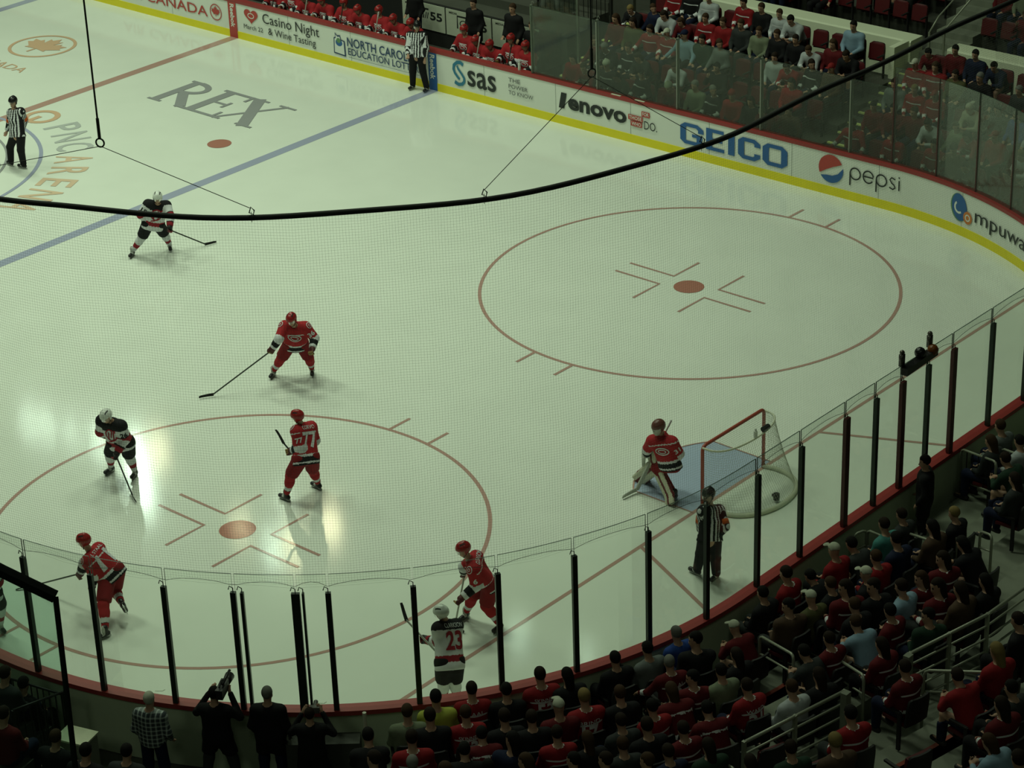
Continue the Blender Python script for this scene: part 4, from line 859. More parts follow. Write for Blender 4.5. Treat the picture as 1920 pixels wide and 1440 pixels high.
# goalkeeper
def goalie():
    s = Skel(JO['H'], nrm(-.9*rdir+.55*cdir)); e = empty('person', (s.mid[0], s.mid[1], 0), 'person in red goalkeeper kit with big leg pads crouching in the blue crease', 'person')
    for a in 'LR': getattr(s, 'a'+a)[2] = .12
    link('body', body_mesh(s, .018, SK, hands=False, girth=1.1), e); jr = jersey(s, e, 'car', .018); 
    trousers(s, e, P_RED, 'pants', r0=.14, r1=.11, r2=.06)
    for a in 'LR': skate(s, a, e, M_SKATE)
    # helmet with mask
    c, R = s.head, s.HR; F_ = Field(c-.22, c+.24, .012); F_.ell(c+s.hu*.035, R, (.115, .14, .135), 0); F_.ell(c+s.hf*.06-s.hu*.07, R, (.07, .07, .08), .03)
    F_.cutfn(lambda P: -(np.linalg.norm((P-c-s.hf*.15+s.hu*.0)@R.T/np.array((.055, .05, .035)), axis=-1)-1)*.03)
    mk('mask', F_, [mat('mask_paint', (.13, .05, .04), .3, noise=.3, scale=30), mat('mask_grey', (.38, .38, .33), .4, noise=.2, scale=30)], e, lambda P: (((P-c)@s.hf > .03) & ((P-c)@s.hu < .05)).astype(int))
    # leg pads: thick curved slabs in front of shins
    M_PW = mat('pad_cream', (.55, .56, .42), .6, noise=.08); M_PD = mat('pad_red', (.13, .015, .018), .6, noise=.1)
    for a, K, A, n in (('L', np.array(at(1232, 862, .66)), np.array(at(1262, 934, .10)), None), ('R', np.array(at(1228, 874, .50)), np.array(at(1206, 893, .10)), None)):
        ax = nrm(A-K); fr = nrm(-.8*rdir+.5*cdir+np.array((0, 0, .1))) if a == 'L' else nrm(-.2*rdir+.9*cdir+np.array((0, 0, .4))); fr = nrm(fr-ax*(fr@ax)); sd = np.cross(ax, fr)
        F_ = Field(np.minimum(K, A)-.4, np.maximum(K, A)+.4, .018); L = np.linalg.norm(A-K)
        for q in (-1, -.33, .33, 1):
            o = sd*q*.095+fr*.05; F_.cap(K-ax*.20+o-fr*.02, K+o+fr*.03, .045, .045, .02); F_.cap(K+o+fr*.03, A-ax*.06+o, .05, .045, .02); F_.cap(A-ax*.06+o, A+ax*.08+o+fr*.06, .045, .04, .02)
        c_ = mk('leg_pad', F_, [M_PD, M_PW], e, lambda P, K=K, sd=sd, fr=fr: (((P-K)@fr > .085) & (np.abs((P-K)@sd) > .03) | (((P-K)@fr < .03) & (np.abs(((P-K)@ax)/.12 % 1-.5) < .12))).astype(int))
    bl = s.hR; fd = nrm(s.hR-s.eR); b = MB(); b.box(Vector(bl)+Vector(fd)*.0+Vector(-rdir)*.06, (.20, .06, .34), Vector(nrm(np.cross(fd, rdir))), Vector(rdir), None); b.build('blocker', mat('blocker_white', (.50, .52, .46), .6, noise=.1), e)
    F_ = Field(s.hL-.25, s.hL+.25, .015); fd = nrm(s.hL-s.eL); F_.ell(s.hL+fd*.03, np.array([nrm(np.cross(fd, cdir)), nrm(cdir-fd*(cdir@fd)), fd]), (.12, .06, .14), .02); F_.cap(s.hL-fd*.14, s.hL-fd*.04, .07, .065, .03); mk('catching_glove', F_, [J_WHT], e)
    decal(jr, crest_car(), s.mid+s.up*.3, s.left, s.up, s.front, J_WHT, 'crest', e)
    nn = nrm(CAM-s.sL); u2 = nrm(s.sL-s.eL); nn = nrm(nn-u2*(nn@u2)); decal(jr, fit(text2d('31', 1, .03), -.06, .06, -.05, .05), s.sL+(s.eL-s.sL)*.5, np.cross(u2, nn), u2, nn, J_WHT, 'sleeve_number', e)
    stick(at(1259, 788, 1.45), at(1192, 922, .03), bdir(at(1192, 922, .03), at(1177, 928, .03)), 'goalkeeper stick with wide paddle in front of the crease', white=1, goalie=True)
goalie()
# officials
M_ORANGE = CL('armband_orange', (.52, .10, .02)); M_CAPH = M_HB
def official(J, face, label, band=True):
    s = Skel(J, face); e = empty('person', (s.mid[0], s.mid[1], 0), label, 'person')
    for a in 'LR': getattr(s, 'a'+a)[2] = max(.116, min(getattr(s, 'a'+a)[2], .15))
    for a in 'LR': getattr(s, 'a'+a)[2] = .116
    link('body', body_mesh(s, .0125, SK, hands=True, curl=.9), e)
    F0 = jersey(s, e, 'ref', .014, .02, 'striped_shirt'); trousers(s, e, P_BLK, r0=.12, r1=.095, r2=.078)
    for a in 'LR': skate(s, a, e, M_SKW)
    helmet(s, e, M_HB, True)
    if band:
        for a in 'LR':
            S_, E = getattr(s, 's'+a), getattr(s, 'e'+a); b = MB(); b.tube([S_+(E-S_)*.62, S_+(E-S_)*.92], .101, 16, .094); b.build('armband', M_ORANGE, e, True)
    return e
official(JO['R1'], nrm(cdir-.4*rdir), 'person in black and white striped shirt with orange armband, skating at centre ice')
official(JO['R2'], nrm(cdir*.7-.8*rdir-np.array((0, 0, .3))), 'person in black and white striped shirt with orange armband, behind the goal line')
official(JO['R3'], cdir, 'person in black and white striped shirt standing against the far boards by the blue stripe', band=False)
# ------------------------------------------------------------------ raked seating
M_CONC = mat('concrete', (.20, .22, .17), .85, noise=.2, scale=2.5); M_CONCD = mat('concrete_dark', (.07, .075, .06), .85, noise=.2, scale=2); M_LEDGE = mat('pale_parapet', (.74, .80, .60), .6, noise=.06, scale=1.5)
M_NOSE = mat('yellow_step_edge', (.72, .78, .28), .7, noise=.15); M_NOSER = mat('red_step_edge', (.26, .05, .03), .7, noise=.15); M_RAIL = mat('grey_rail', (.30, .32, .25), .4, .3, noise=.05); M_RAILD = mat('black_rail', (.015, .016, .015), .5, .3, noise=.05)
M_SEAT = mat('seat_red', (.085, .007, .010), .5, noise=.12); M_SEATB = mat('seat_back_black', (.012, .012, .012), .6, noise=.1); M_BLACK = mat('black_wall_and_opening', (.012, .013, .012), .9, noise=.1)
def struct(o, label=None): o['kind'] = 'structure'; 
D0, DP, Z0, ZP = .38, .887, .305, .25          # first tread edge, tread pitch, first floor, riser
def row_d(k): return .76+DP*k
def row_z(k): return Z0+ZP*k
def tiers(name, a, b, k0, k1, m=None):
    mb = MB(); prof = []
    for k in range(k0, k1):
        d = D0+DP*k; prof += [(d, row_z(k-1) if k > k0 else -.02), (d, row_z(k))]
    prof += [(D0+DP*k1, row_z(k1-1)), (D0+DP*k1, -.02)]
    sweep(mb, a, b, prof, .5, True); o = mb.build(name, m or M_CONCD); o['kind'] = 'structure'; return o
mb = MB(); mb.box((5, 0, -.06), (130, 110, .08)); fl = mb.build('floor_concrete', M_CONCD); fl['kind'] = 'structure'
SL1, SL2 = 11.72-XS, 19.2-XS          # far section between the two stairs
SR1, SR2 = 20.25-XS, S1+RC*math.radians(52)
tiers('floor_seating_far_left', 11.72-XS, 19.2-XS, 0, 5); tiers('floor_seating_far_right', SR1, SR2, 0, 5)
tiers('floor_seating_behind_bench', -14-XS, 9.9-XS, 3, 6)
sE0 = S1+RC*math.radians(60); sP = S_of(91.9*F, -34.3*F)       # near section ends at the walkway
AIS = S3+RC*math.radians(4.5)
tiers('floor_seating_near', S2-6.0, sP, 0, 16, M_CONC); tiers('floor_seating_near_left', S3+RC*math.radians(86), S5, 0, 9)
# stairs: half steps with bright edges
def stairs(name, a, b, k0, k1, m, edge, first=None):
    mb = MB(); n = (k1-k0)*2; prof = []
    dd = D0+DP*k0-.05; z = row_z(k0)-.125
    for i in range(n+1): prof += [(dd+i*DP/2, (z+(i-1)*ZP/2 if i else -.02)), (dd+i*DP/2, z+i*ZP/2)]
    prof += [(dd+(n+1)*DP/2, z+n*ZP/2), (dd+(n+1)*DP/2, -.02)]
    sweep(mb, a, b, prof, .5, True); o = mb.build(name, m); o['kind'] = 'structure'
    for i in range(1, n+1):
        e = MB(); sweep(e, a+.04, b-.04, [(dd+i*DP/2-.012, z+i*ZP/2-.03), (dd+i*DP/2-.012, z+i*ZP/2+.006), (dd+i*DP/2+.06, z+i*ZP/2+.006), (dd+i*DP/2+.06, z+i*ZP/2-.03)], .5, True); e.build('step_edge', edge, o)
    return o
stairs('floor_stairs_far_right', 19.2-XS, 20.25-XS, 0, 5, M_CONCD, M_NOSE); stairs('floor_stairs_far_left', 10.75-XS, 11.72-XS, 0, 5, M_CONCD, M_NOSE)
# parapets between lower and upper seats on the far side
WD, WT = 5.25, 2.13
def parapet(name, a, b, d=WD, top=WT, th=.56, z0=0):
    mb = MB(); sweep(mb, a, b, [(d, z0), (d, top-.04), (d+.03, top), (d+th, top), (d+th, z0)], .4, True); o = mb.build(name, M_LEDGE); o['kind'] = 'structure'; return o
parapet('wall_parapet_far_left', 12.2-XS, 19.25-XS); parapet('wall_parapet_far_right', 20.3-XS, SR2)
mb = MB(); x, y, t, n = BP(19.12-XS, WD); mb.box((19.12, HY+WD-.32, .95), (.16, .68, 2.36-.0)); o = mb.build('wall_parapet_end', M_LEDGE); o['kind'] = 'structure'
# landing and upper stairs
UD, UZ, UP_, UR = 6.12, 1.68, .90, .33
mb = MB(); prof = []
for k in range(0, 12): prof += [(UD+UP_*k, UZ+UR*(k-1) if k else -.02), (UD+UP_*k, UZ+UR*k)]
prof += [(UD+UP_*12, UZ+UR*11), (UD+UP_*12, -.02)]
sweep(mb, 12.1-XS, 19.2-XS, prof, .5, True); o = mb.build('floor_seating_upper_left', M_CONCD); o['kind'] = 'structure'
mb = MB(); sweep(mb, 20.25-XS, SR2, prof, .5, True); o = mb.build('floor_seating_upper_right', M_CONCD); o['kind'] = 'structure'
mb = MB(); pr = []
for i in range(0, 22): pr += [(4.75+UP_/2*i, 1.42+UR/2*(i-1) if i else -.02), (4.75+UP_/2*i, 1.42+UR/2*i)]
pr += [(4.75+UP_/2*22, 1.42+UR/2*21), (4.75+UP_/2*22, -.02)]
sweep(mb, 19.2-XS, 20.25-XS, pr, .5, True); o = mb.build('floor_stairs_upper', M_CONC); o['kind'] = 'structure'
mb = MB(); mb.box((10, HY+22, 8), (90, .4, 17)); o = mb.build('wall_far', M_BLACK); o['kind'] = 'structure'
mb = MB(); mb.box((46.5, 22, 8), (.4, 50, 17)); o = mb.build('wall_end', M_BLACK); o['kind'] = 'structure'

# ------------------------------------------------------------------ seats
def seat_meshes():
    b = MB(); n = 8; rows = []
    for z in np.linspace(.42, .86, 6):
        w = .22*(1-.10*max(0, (z-.6)/.26)**3); yb = -.22-.10*(z-.42); rows.append([(w*math.sin(t*1.0)/math.sin(1.0), yb+.05*(1-math.cos(t))-.0, z) for t in np.linspace(-1, 1, n)])
    rows.append([(p[0]*.8, p[1]-.02, p[2]+.025) for p in rows[-1]])
    back = [[(x, y-.035, z) for x, y, z in r] for r in rows]; b.grid(rows); b.cur = 1; b.grid([r[::-1] for r in back])
    for A_, B2 in ((rows[-1], back[-1]), (rows[0], back[0])): b.grid([A_, B2])
    b.grid([[r[0] for r in rows], [r[0] for r in back]]); b.grid([[r[-1] for r in rows], [r[-1] for r in back]])
    back_me = b.mesh('backrest', [M_SEAT, M_SEATB], True)
    b = MB(); vs = []
    b.box((0, .0, .44), (.43, .42, .05)); b.box((0, .20, .425), (.40, .05, .05)); pan = b.mesh('seat_pan', M_SEAT)
    b = MB(); b.box((0, -.20, .66), (.43, .05, .38), (1, 0, 0), None, (0, -.14, .99)); panup = b.mesh('seat_pan', M_SEAT)
    b = MB()
    b.box((-.25, .0, .64), (.05, .30, .03)); b.box((-.25, -.14, .34), (.035, .06, .62)); arm = b.mesh('armrest', M_SEATB)
    return back_me, pan, panup, arm
SB, SPAN, SPUP, SARM = seat_meshes()
nseats = 0
def seat(x, y, z, rz, folded, label, group):
    global nseats
    nseats += 1
    e = bpy.data.objects.new('arena_seat', None); COL.objects.link(e); e.location = (x, y, z); e.rotation_euler = (0, 0, rz); tag(e, label, 'seat', group)
    for nm, me in (('backrest', SB), ('seat_pan', SPUP if folded else SPAN), ('armrest', SARM)):
        o = bpy.data.objects.new(nm, me); COL.objects.link(o); o.parent = e
    return e

# ------------------------------------------------------------------ spectators
LJ = dict(head=(0, .03, 1.19), neck=(0, -.03, 1.0), sL=(-.19, -.03, .96), sR=(.19, -.03, .96), eL=(-.25, .06, .70), eR=(.25, .06, .70), hL=(-.10, .30, .60), hR=(.10, .30, .60),
          pL=(-.10, -.05, .53), pR=(.10, -.05, .53), kL=(-.14, .38, .52), kR=(.14, .38, .52), aL=(-.14, .40, .10), aR=(.14, .40, .10), tL=(-.15, .58, .06), tR=(.15, .58, .06))
def var(**k): d = dict(LJ); d.update(k); return [d[n] for n in JN]
POSES = {
 'upright': (var(), (0, 1, 0)),
 'leaning': (var(head=(0, .30, 1.10), neck=(0, .20, .95), sL=(-.19, .18, .91), sR=(.19, .18, .91), eL=(-.22, .33, .68), eR=(.22, .33, .68), hL=(-.05, .50, .70), hR=(.05, .50, .70)), (0, 1, -.1)),
 'hands up': (var(hR=(.10, .24, 1.02), eR=(.27, .12, .78)), (0, 1, .05)),
 'turned': (var(head=(.01, .03, 1.19), sL=(-.17, .05, .96), sR=(.17, -.10, .96), hL=(-.02, .34, .62), hR=(.24, .30, .60)), (-.7, .7, 0)),
 'arms wide': (var(eL=(-.33, .08, .74), eR=(.33, .08, .74), hL=(-.40, .30, .62), hR=(.40, .30, .62)), (.3, .95, 0)),
 'filming': ([(0, .03, 1.64), (0, 0, 1.45), (-.19, 0, 1.40), (.19, 0, 1.40), (-.33, .12, 1.24), (.35, .08, 1.24), (-.12, .30, 1.56), (.14, .28, 1.60), (-.1, 0, .93), (.1, 0, .93), (-.18, .03, .50), (.20, .03, .50), (-.24, -.02, .09), (.28, -.02, .09), (-.30, .14, .05), (.34, .14, .05)], (0, 1, 0)),
 'standing': ([(0, .03, 1.64), (0, 0, 1.45), (-.19, 0, 1.40), (.19, 0, 1.40), (-.27, -.02, 1.12), (.27, -.02, 1.12), (-.24, .14, .90), (.24, .14, .90), (-.1, 0, .93), (.1, 0, .93), (-.13, .03, .50), (.13, .03, .50), (-.14, -.02, .09), (.14, -.02, .09), (-.16, .14, .05), (.16, .14, .05)], (0, 1, -.05)),
}
HV = 0.027
M_SHOE = mat('shoe_dark', (.02, .02, .02), .6, noise=.1)
def shirt_mesh(s, h, kind='plain', mats=None):
    lo, hi = s.bounds('neck', 'sL', 'sR', 'eL', 'eR', 'hL', 'hR', 'pL', 'pR', pad=.22); F_ = Field(lo, hi, h)
    for a in 'LR':
        S_, E, Hh, P_ = (getattr(s, q+a) for q in 'sehp'); F_.cap(s.neck*.4+S_*.6-s.up*.05, P_+s.up*.05, .108, .118, .06); F_.cap(S_, E, .072, .06, .05); F_.cap(E, E+(Hh-E)*.80, .060, .044, .03)
    F_.cap(s.sL-s.up*.015, s.sR-s.up*.015, .078, .078, .06); F_.cap(s.neck-s.up*.05, s.neck-s.up*.3+s.front*.01, .085, .13, .06); F_.cap(s.neck-s.up*.10, s.mid, .150, .152, .06)
    hem = .05
    if kind == 'coat':
        hem = .30
        for a in 'LR': P_, K = getattr(s, 'p'+a), getattr(s, 'k'+a); F_.cap(P_, P_+(K-P_)*.85, .125, .12, .08)
    F_.cut(s.mid-s.up*hem, -s.up); F_.cutfn(lambda P: -(np.linalg.norm(P-(s.neck+s.up*.05), axis=-1)-.07))
    def col(P):
        r = np.zeros(len(P), int); ht = (P-s.mid)@s.up; T_ = np.linalg.norm(s.neck-s.mid)
        for a in 'LR':
            S_, E, Hh = (getattr(s, q+a) for q in 'seh'); tf = tpar(P, E, Hh); df = dseg(P, E, Hh); r[(df < .09) & (tf > .25) & (tf < .6) & (df < dseg(P, S_, E))] = 1
        r[(np.abs(ht-(T_-.12)) < .014) & (np.abs((P-s.mid)@s.left) < .2)] = 1; r[(ht < .10) & (ht > .05)] = 1; r[(ht > T_+.0) & (np.linalg.norm(P-s.neck, axis=1) < .09)] = 1
        return r
    V, Q = F_.mesh(); return tomesh('shirt', V, Q, mats or [J_RED], col if kind == 'trim' else None)
def hair_mesh(s, kind, h=.02):
    c, R = s.head, s.HR; F_ = Field(c-.28, c+.24, h); F_.ell(c+s.hu*.042-s.hf*.012, R, (.084, .102, .104), 0)
    if kind == 'long': F_.cap(c-s.hf*.06, c-s.hf*.075-s.hu*.20, .075, .06, .03)
    if kind in ('cap', 'backcap'):
        q = 1 if kind == 'cap' else -1; F_.ell(c+s.hu*.085+s.hf*.13*q, R, (.065, .06, .014), .01)
    if kind == 'beanie': F_.ell(c+s.hu*.06, R, (.09, .108, .11), .02); F_.ell(c+s.hu*.17, R, (.03, .03, .03), .01)
    lim = -.05 if kind in ('short', 'long') else .035
    F_.cutfn(lambda P: -((((P-c)@s.hu)-np.where(((P-c)@s.hf) > .02, .055 if kind in ('short', 'long') else .05, lim if kind != 'long' else -.4))))
    V, Q = F_.mesh(); return tomesh('hair' if kind in ('short', 'long') else 'hat', V, Q, [M_SKATE])
def shoe_mesh(s, a, h=.022):
    F_ = Field(getattr(s, 'a'+a)-.3, getattr(s, 'a'+a)+.3, h)
    for a in a: A, f = getattr(s, 'a'+a), getattr(s, 'f'+a); F_.cap(A+(0, 0, 0), A-np.array((0, 0, .03)), .05, .05, .02); F_.cap(A-np.array((0, 0, .05))-f*.05, A-np.array((0, 0, .055))+f*.17, .045, .038, .03)
    F_.cut((0, 0, .005), (0, 0, -1.)); V, Q = F_.mesh(); return tomesh('shoe', V, Q, [M_SHOE])
LIB = {}
for nm, (J, fc) in POSES.items():
    s = Skel(J, fc); t_ = link('tmp', bpy.data.meshes.new('tmp'))
    co = shirt_mesh(s, HV, 'coat') if nm in ('standing', 'filming') else None
    if co: co.name = 'coat'
    d = dict(coat=co, body=body_mesh(s, HV, [M_SKIN, M_EYE, M_LIP], hands=True, face=True), plain=shirt_mesh(s, HV), trim=shirt_mesh(s, HV, 'trim', [J_RED, J_WHT]), shoeL=shoe_mesh(s, 'L'), shoeR=shoe_mesh(s, 'R'))
    tr = trousers(s, t_, P_BLK, h=HV, r0=.102, r1=.086, r2=.068); d['trousers'] = tr.data; bpy.data.objects.remove(tr); bpy.data.objects.remove(t_)
    for k in ('short', 'long', 'cap', 'backcap', 'beanie'): d[k] = hair_mesh(s, k)
    LIB[nm] = (d, s)
SHIRT = {'black': (.012, .012, .014), 'navy': (.012, .018, .05), 'dark green': (.02, .05, .03), 'red': (.30, .015, .02), 'dark red': (.13, .010, .014), 'white': (.52, .56, .58), 'grey': (.18, .20, .20), 'grey green': (.22, .26, .17), 'light blue': (.28, .42, .55),
         'blue': (.03, .08, .35), 'yellow': (.55, .60, .10), 'brown': (.09, .055, .035), 'olive': (.10, .10, .04), 'dark grey': (.04, .045, .045), 'cream': (.45, .46, .33), 'orange': (.40, .10, .02), 'teal': (.08, .30, .28)}
HAIR = {'black': (.008, .007, .006), 'dark brown': (.022, .013, .008), 'brown': (.06, .032, .016), 'blond': (.26, .19, .07), 'grey': (.22, .22, .20), 'white': (.60, .63, .50), 'red': (.28, .02, .02), 'navy': (.01, .015, .05)}
def cm(kind, n): return CL(kind+'_'+n.replace(' ', '_'), tuple(c*.72 for c in (SHIRT if kind == 'shirt' else HAIR)[n]))
occupied = []; nppl = 0
def spectator(x, y, z, rz, pose, shirt, hairk, hairc, label, group, trim=False, skin=0, name='person'):
    global nppl
    nppl += 1; d, s = LIB[pose]; e = bpy.data.objects.new('person', None); COL.objects.link(e); e.location = (x, y, z); e.rotation_euler = (0, 0, rz); tag(e, label, 'person', group)
    sc = random.uniform(.99, 1.09); e.scale = (sc, sc, sc)
    def add(nm, me, m, slot=True):
        o = bpy.data.objects.new(nm, me); COL.objects.link(o); o.parent = e
        if slot: o.material_slots[0].link = 'OBJECT'; o.material_slots[0].material = m
        return o
    add('body', d['body'], M_SKIN2 if skin else M_SKIN); add('coat' if trim == 'coat' else 'shirt', d['coat' if trim == 'coat' else 'trim' if trim else 'plain'], cm('shirt', shirt))
    add('trousers', d['trousers'], cm('shirt', random.choice(['black', 'navy', 'dark grey', 'navy']))); add('shoe', d['shoeL'], M_SHOE, False); add('shoe', d['shoeR'], M_SHOE, False)
    add('hair' if hairk in ('short', 'long') else 'hat', d[hairk], cm('hair', hairc)); return e
ORD = ['first', 'second', 'third', 'fourth', 'fifth', 'sixth', 'seventh', 'eighth', 'ninth', 'tenth', '11th', '12th', '13th', '14th', '15th', '16th', '17th', '18th', '19th', '20th', '21st', '22nd', '23rd', '24th', '25th', '26th', '27th', '28th', '29th', '30th', '31st', '32nd', '33rd', '34th', '35th', '36th', '37th', '38th', '39th', '40th']
def look(shirt, hk, hc, trim): return f"{shirt} {'jersey' if trim else 'top'}, "+(f"{hc} hair" if hk == 'short' else f"long {hc} hair" if hk == 'long' else f"{hc} {'beanie' if hk == 'beanie' else 'cap'}")
def face_rz(n): return math.atan2(-n[1], -n[0])-math.pi/2
PAL = [('red', 22), ('dark red', 12), ('black', 20), ('navy', 8), ('dark grey', 8), ('grey', 6), ('white', 9), ('grey green', 5), ('olive', 4), ('brown', 4), ('light blue', 2), ('cream', 2), ('teal', 2), ('blue', 2), ('dark green', 3), ('orange', 1)]
def rnd_person():
    sh = random.choices([p[0] for p in PAL], [p[1] for p in PAL])[0]; hk = random.choices(['short', 'long', 'cap', 'backcap', 'beanie'], [52, 24, 14, 4, 3])[0]
    hc = random.choice(['black', 'dark brown', 'dark brown', 'brown', 'brown', 'blond', 'grey']) if hk in ('short', 'long') else random.choice(['white', 'red', 'black', 'navy', 'red'])
    return sh, hk, hc, sh in ('red', 'white', 'black') and random.random() < .6, random.choices(['upright', 'leaning', 'hands up', 'turned', 'arms wide'], [45, 20, 10, 15, 10])[0]
def fill(sa, sb, rows, dfun, zfun, place, group, over=(), dens=.8, pitch=.56, empt=(), seats=True, seatcap=999, vis=None):
    """seats along each row; over = {(row, seat): (shirt, hairkind, haircolour, trim, pose) or None for an empty seat}"""
    for k in rows:
        d = dfun(k); # arc length at this offset
        s = sa+.30; i = 0
        while s < sb-.25:
            x, y, t, n = BP(s, d); rz = face_rz(n); z = zfun(k)
            step = pitch
            if S1 < s < S2 or S3 < s < S4: step = pitch*RC/(RC+d)
            if vis is None or vis(x, y, z+1):
                ov = over.get((k, i), 0) if over else 0
                if ov == 0: ov = rnd_person() if random.random() < dens else None
                if (k, i) in empt: ov = None
                where_ = f"{ORD[k]} row, {ORD[i]} seat {place}"
                if seats and nseats < seatcap:
                    seat(x, y, z, rz, ov is None, f"red arena seat, {where_}", group+' seats')
                if ov:
                    spectator(x, y, z, rz+random.uniform(-.12, .12), ov[4], ov[0], ov[1], ov[2], f"{look(*ov[:4])}, {where_}", group, ov[3], random.random() < .07)
            s += step; i += 1
def visible(x, y, z):
    u, v = proj((x, y, z)); return -30 < u < 1950 and -60 < v < 1490
# far sections: overrides given by where their heads show
def over_px(lst, sa, dfun, zfun, pitch=.56):
    out = {}
    for u, v, k, *o in lst:
        P = atY(u, v, HY+dfun(k)); i = int(round((P.x-XS-(sa+.30))/pitch)); 
        while (k, i) in out: i += 1
        out[(k, max(i, 0))] = tuple(o) if o[0] else None
    return out
OL = over_px([(1343, 2, 4, 'white', 'short', 'dark brown', True, 'upright'), (1380, 10, 4, 'red', 'short', 'dark brown', True, 'upright'), (1408, 13, 4, 'black', 'short', 'brown', False, 'upright'), (1444, 27, 4, 'white', 'short', 'brown', True, 'upright'),
    (1472, 37, 4, 'white', 'short', 'black', True, 'leaning'), (1500, 45, 4, None), (1525, 50, 4, None), (1553, 50, 4, 'light blue', 'short', 'black', False, 'upright'), (1590, 65, 4, None), (1620, 70, 4, None), (1650, 80, 4, None),
    (1312, 47, 3, 'red', 'short', 'brown', True, 'upright'), (1333, 48, 3, 'red', 'short', 'brown', False, 'upright'), (1370, 65, 3, 'dark grey', 'short', 'brown', False, 'upright'), (1397, 70, 3, 'grey green', 'short', 'brown', False, 'upright'), (1440, 78, 3, 'black', 'short', 'brown', False, 'upright'),
    (1463, 83, 3, 'black', 'short', 'dark brown', False, 'upright'), (1522, 87, 3, 'white', 'short', 'brown', True, 'leaning'), (1540, 83, 3, 'dark red', 'long', 'brown', False, 'upright'), (1565, 90, 3, 'black', 'short', 'dark brown', False, 'leaning'),
    (1312, 82, 2, 'dark green', 'short', 'dark brown', False, 'upright'), (1333, 98, 2, 'grey', 'short', 'brown', False, 'turned'), (1360, 110, 2, None), (1385, 115, 2, None), (1412, 105, 2, 'white', 'short', 'dark brown', False, 'upright'),
    (1240, 108, 2, 'red', 'cap', 'white', True, 'upright'), (1265, 130, 1, 'white', 'short', 'brown', True, 'leaning'), (1400, 160, 1, None), (1430, 165, 1, None), (1383, 200, 0, 'red', 'beanie', 'red', False, 'upright'), (1288, 177, 0, 'grey green', 'short', 'grey', False, 'upright')], SL1, row_d, row_z)
fill(SL1, SL2, range(0, 5), row_d, row_z, 'right of far left stairs', 'spectators in the far section between the stairs', OL, .86, vis=visible)
OR = {(4, 1): ('dark red', 'short', 'black', False, 'upright'), (4, 0): ('dark red', 'short', 'black', False, 'leaning'), (4, 3): ('navy', 'short', 'black', False, 'leaning'), (4, 2): ('navy', 'short', 'black', False, 'upright'), (4, 5): None, (4, 6): None, (3, 0): ('red', 'cap', 'white', True, 'upright'), (3, 1): ('red', 'short', 'brown', True, 'upright')}
fill(SR1, SR2, range(0, 5), row_d, row_z, 'right of far right stairs', 'spectators in the far section round the corner', OR, .8, vis=visible)
ud = lambda k: UD+.42+UP_*k
uz = lambda k: UZ+UR*k
OU = {(0, i): None for i in (8, 9, 10, 11)}
fill(12.1-XS, 19.2-XS, range(0, 5), ud, uz, 'above the left pale parapet', 'spectators above the left parapet', OU, .92, vis=visible)
fill(20.3-XS, SR2, range(0, 8), ud, uz, 'above the right pale parapet', 'spectators above the right parapet', None, .62, vis=visible)
fill(-2-XS, 9.6-XS, range(3, 5), row_d, row_z, 'behind the players bench', 'spectators behind the players bench', None, .8, vis=lambda x, y, z: visible(x, y, z) and proj((x, y, z+.4))[1] > -40, seats=False)
print('far people', nppl, 'seats', nseats)
# far handrails and vomitory
def rail(name, pts, r, m, label, group=None, posts=(), bars=(), pickets=None):
    """pts: top rail; bars: drops of lower rails; posts: indices or positions with heights"""
    e = empty(name, (pts[0][0], pts[0][1], pts[0][2]-1), label, 'railing', group); b = MB(); b.tube(pts, r, 8); b.build('top_rail', m, e, True)
    for dz in bars: b = MB(); b.tube([(p[0], p[1], p[2]-dz) for p in pts], r*.7, 7); b.build('lower_rail', m, e, True)
    for p, hgt in posts: b = MB(); b.box((p[0], p[1], p[2]-hgt/2), (r*2, r*2, hgt)); b.build('post', m, e)
    if pickets:
        n, hgt = pickets; b = MB()
        P = [Vector(p) for p in pts]; L = [0]
        for a, c in zip(P[:-1], P[1:]): L.append(L[-1]+(c-a).length)
        for i in range(n):
            q = L[-1]*(i+.5)/n; j = max(k for k in range(len(L)-1) if L[k] <= q); pt = P[j].lerp(P[j+1], (q-L[j])/(L[j+1]-L[j])); b.tube([pt, pt-Vector((0, 0, hgt))], .011, 5)
        b.build('pickets', m, e)
    return e
yy = lambda d: HY+d
rail('hand_rail', [(19.75, yy(5.3), 2.45), (19.75, yy(5.7), 2.75), (19.75, yy(11), 4.75)], .022, M_RAIL, 'pale handrail down the middle of the upper far aisle, left tube', 'handrails of the upper far aisle', posts=[((19.75, yy(5.3), 2.45), .95), ((19.75, yy(8), 3.62), .95)])
rail('hand_rail', [(20.05, yy(5.5), 2.5), (20.05, yy(11), 4.75)], .022, M_RAIL, 'pale handrail of the upper far aisle, right tube', 'handrails of the upper far aisle', posts=[((20.05, yy(5.5), 2.5), .95)])
rail('picket_railing', [(8.0, yy(4.1), 1.95), (9.7, yy(4.1), 2.05), (10.6, yy(4.1), 2.55)], .025, M_RAILD, 'black picket railing behind the end of the players bench', posts=[((8.0, yy(4.1), 1.95), 1.9), ((10.6, yy(4.1), 2.55), 2.3)], pickets=(16, 1.0))
mb = MB(); mb.box((9.3, yy(4.9), 1.9), (2.9, .12, 3.8)); o = mb.build('wall_vomitory_left', M_CONCD); o['kind'] = 'structure'
mb = MB(); mb.box((11.4, yy(5.6), 1.9), (1.25, .1, 3.8)); o = mb.build('vomitory_darkness', M_BLACK); o['kind'] = 'structure'  # black sheet paints the darkness of the open vomitory
mb = MB(); mb.box((12.15, yy(5.5), 1.3), (.16, .8, 2.7)); o = mb.build('wall_vomitory_right', M_LEDGE); o['kind'] = 'structure'
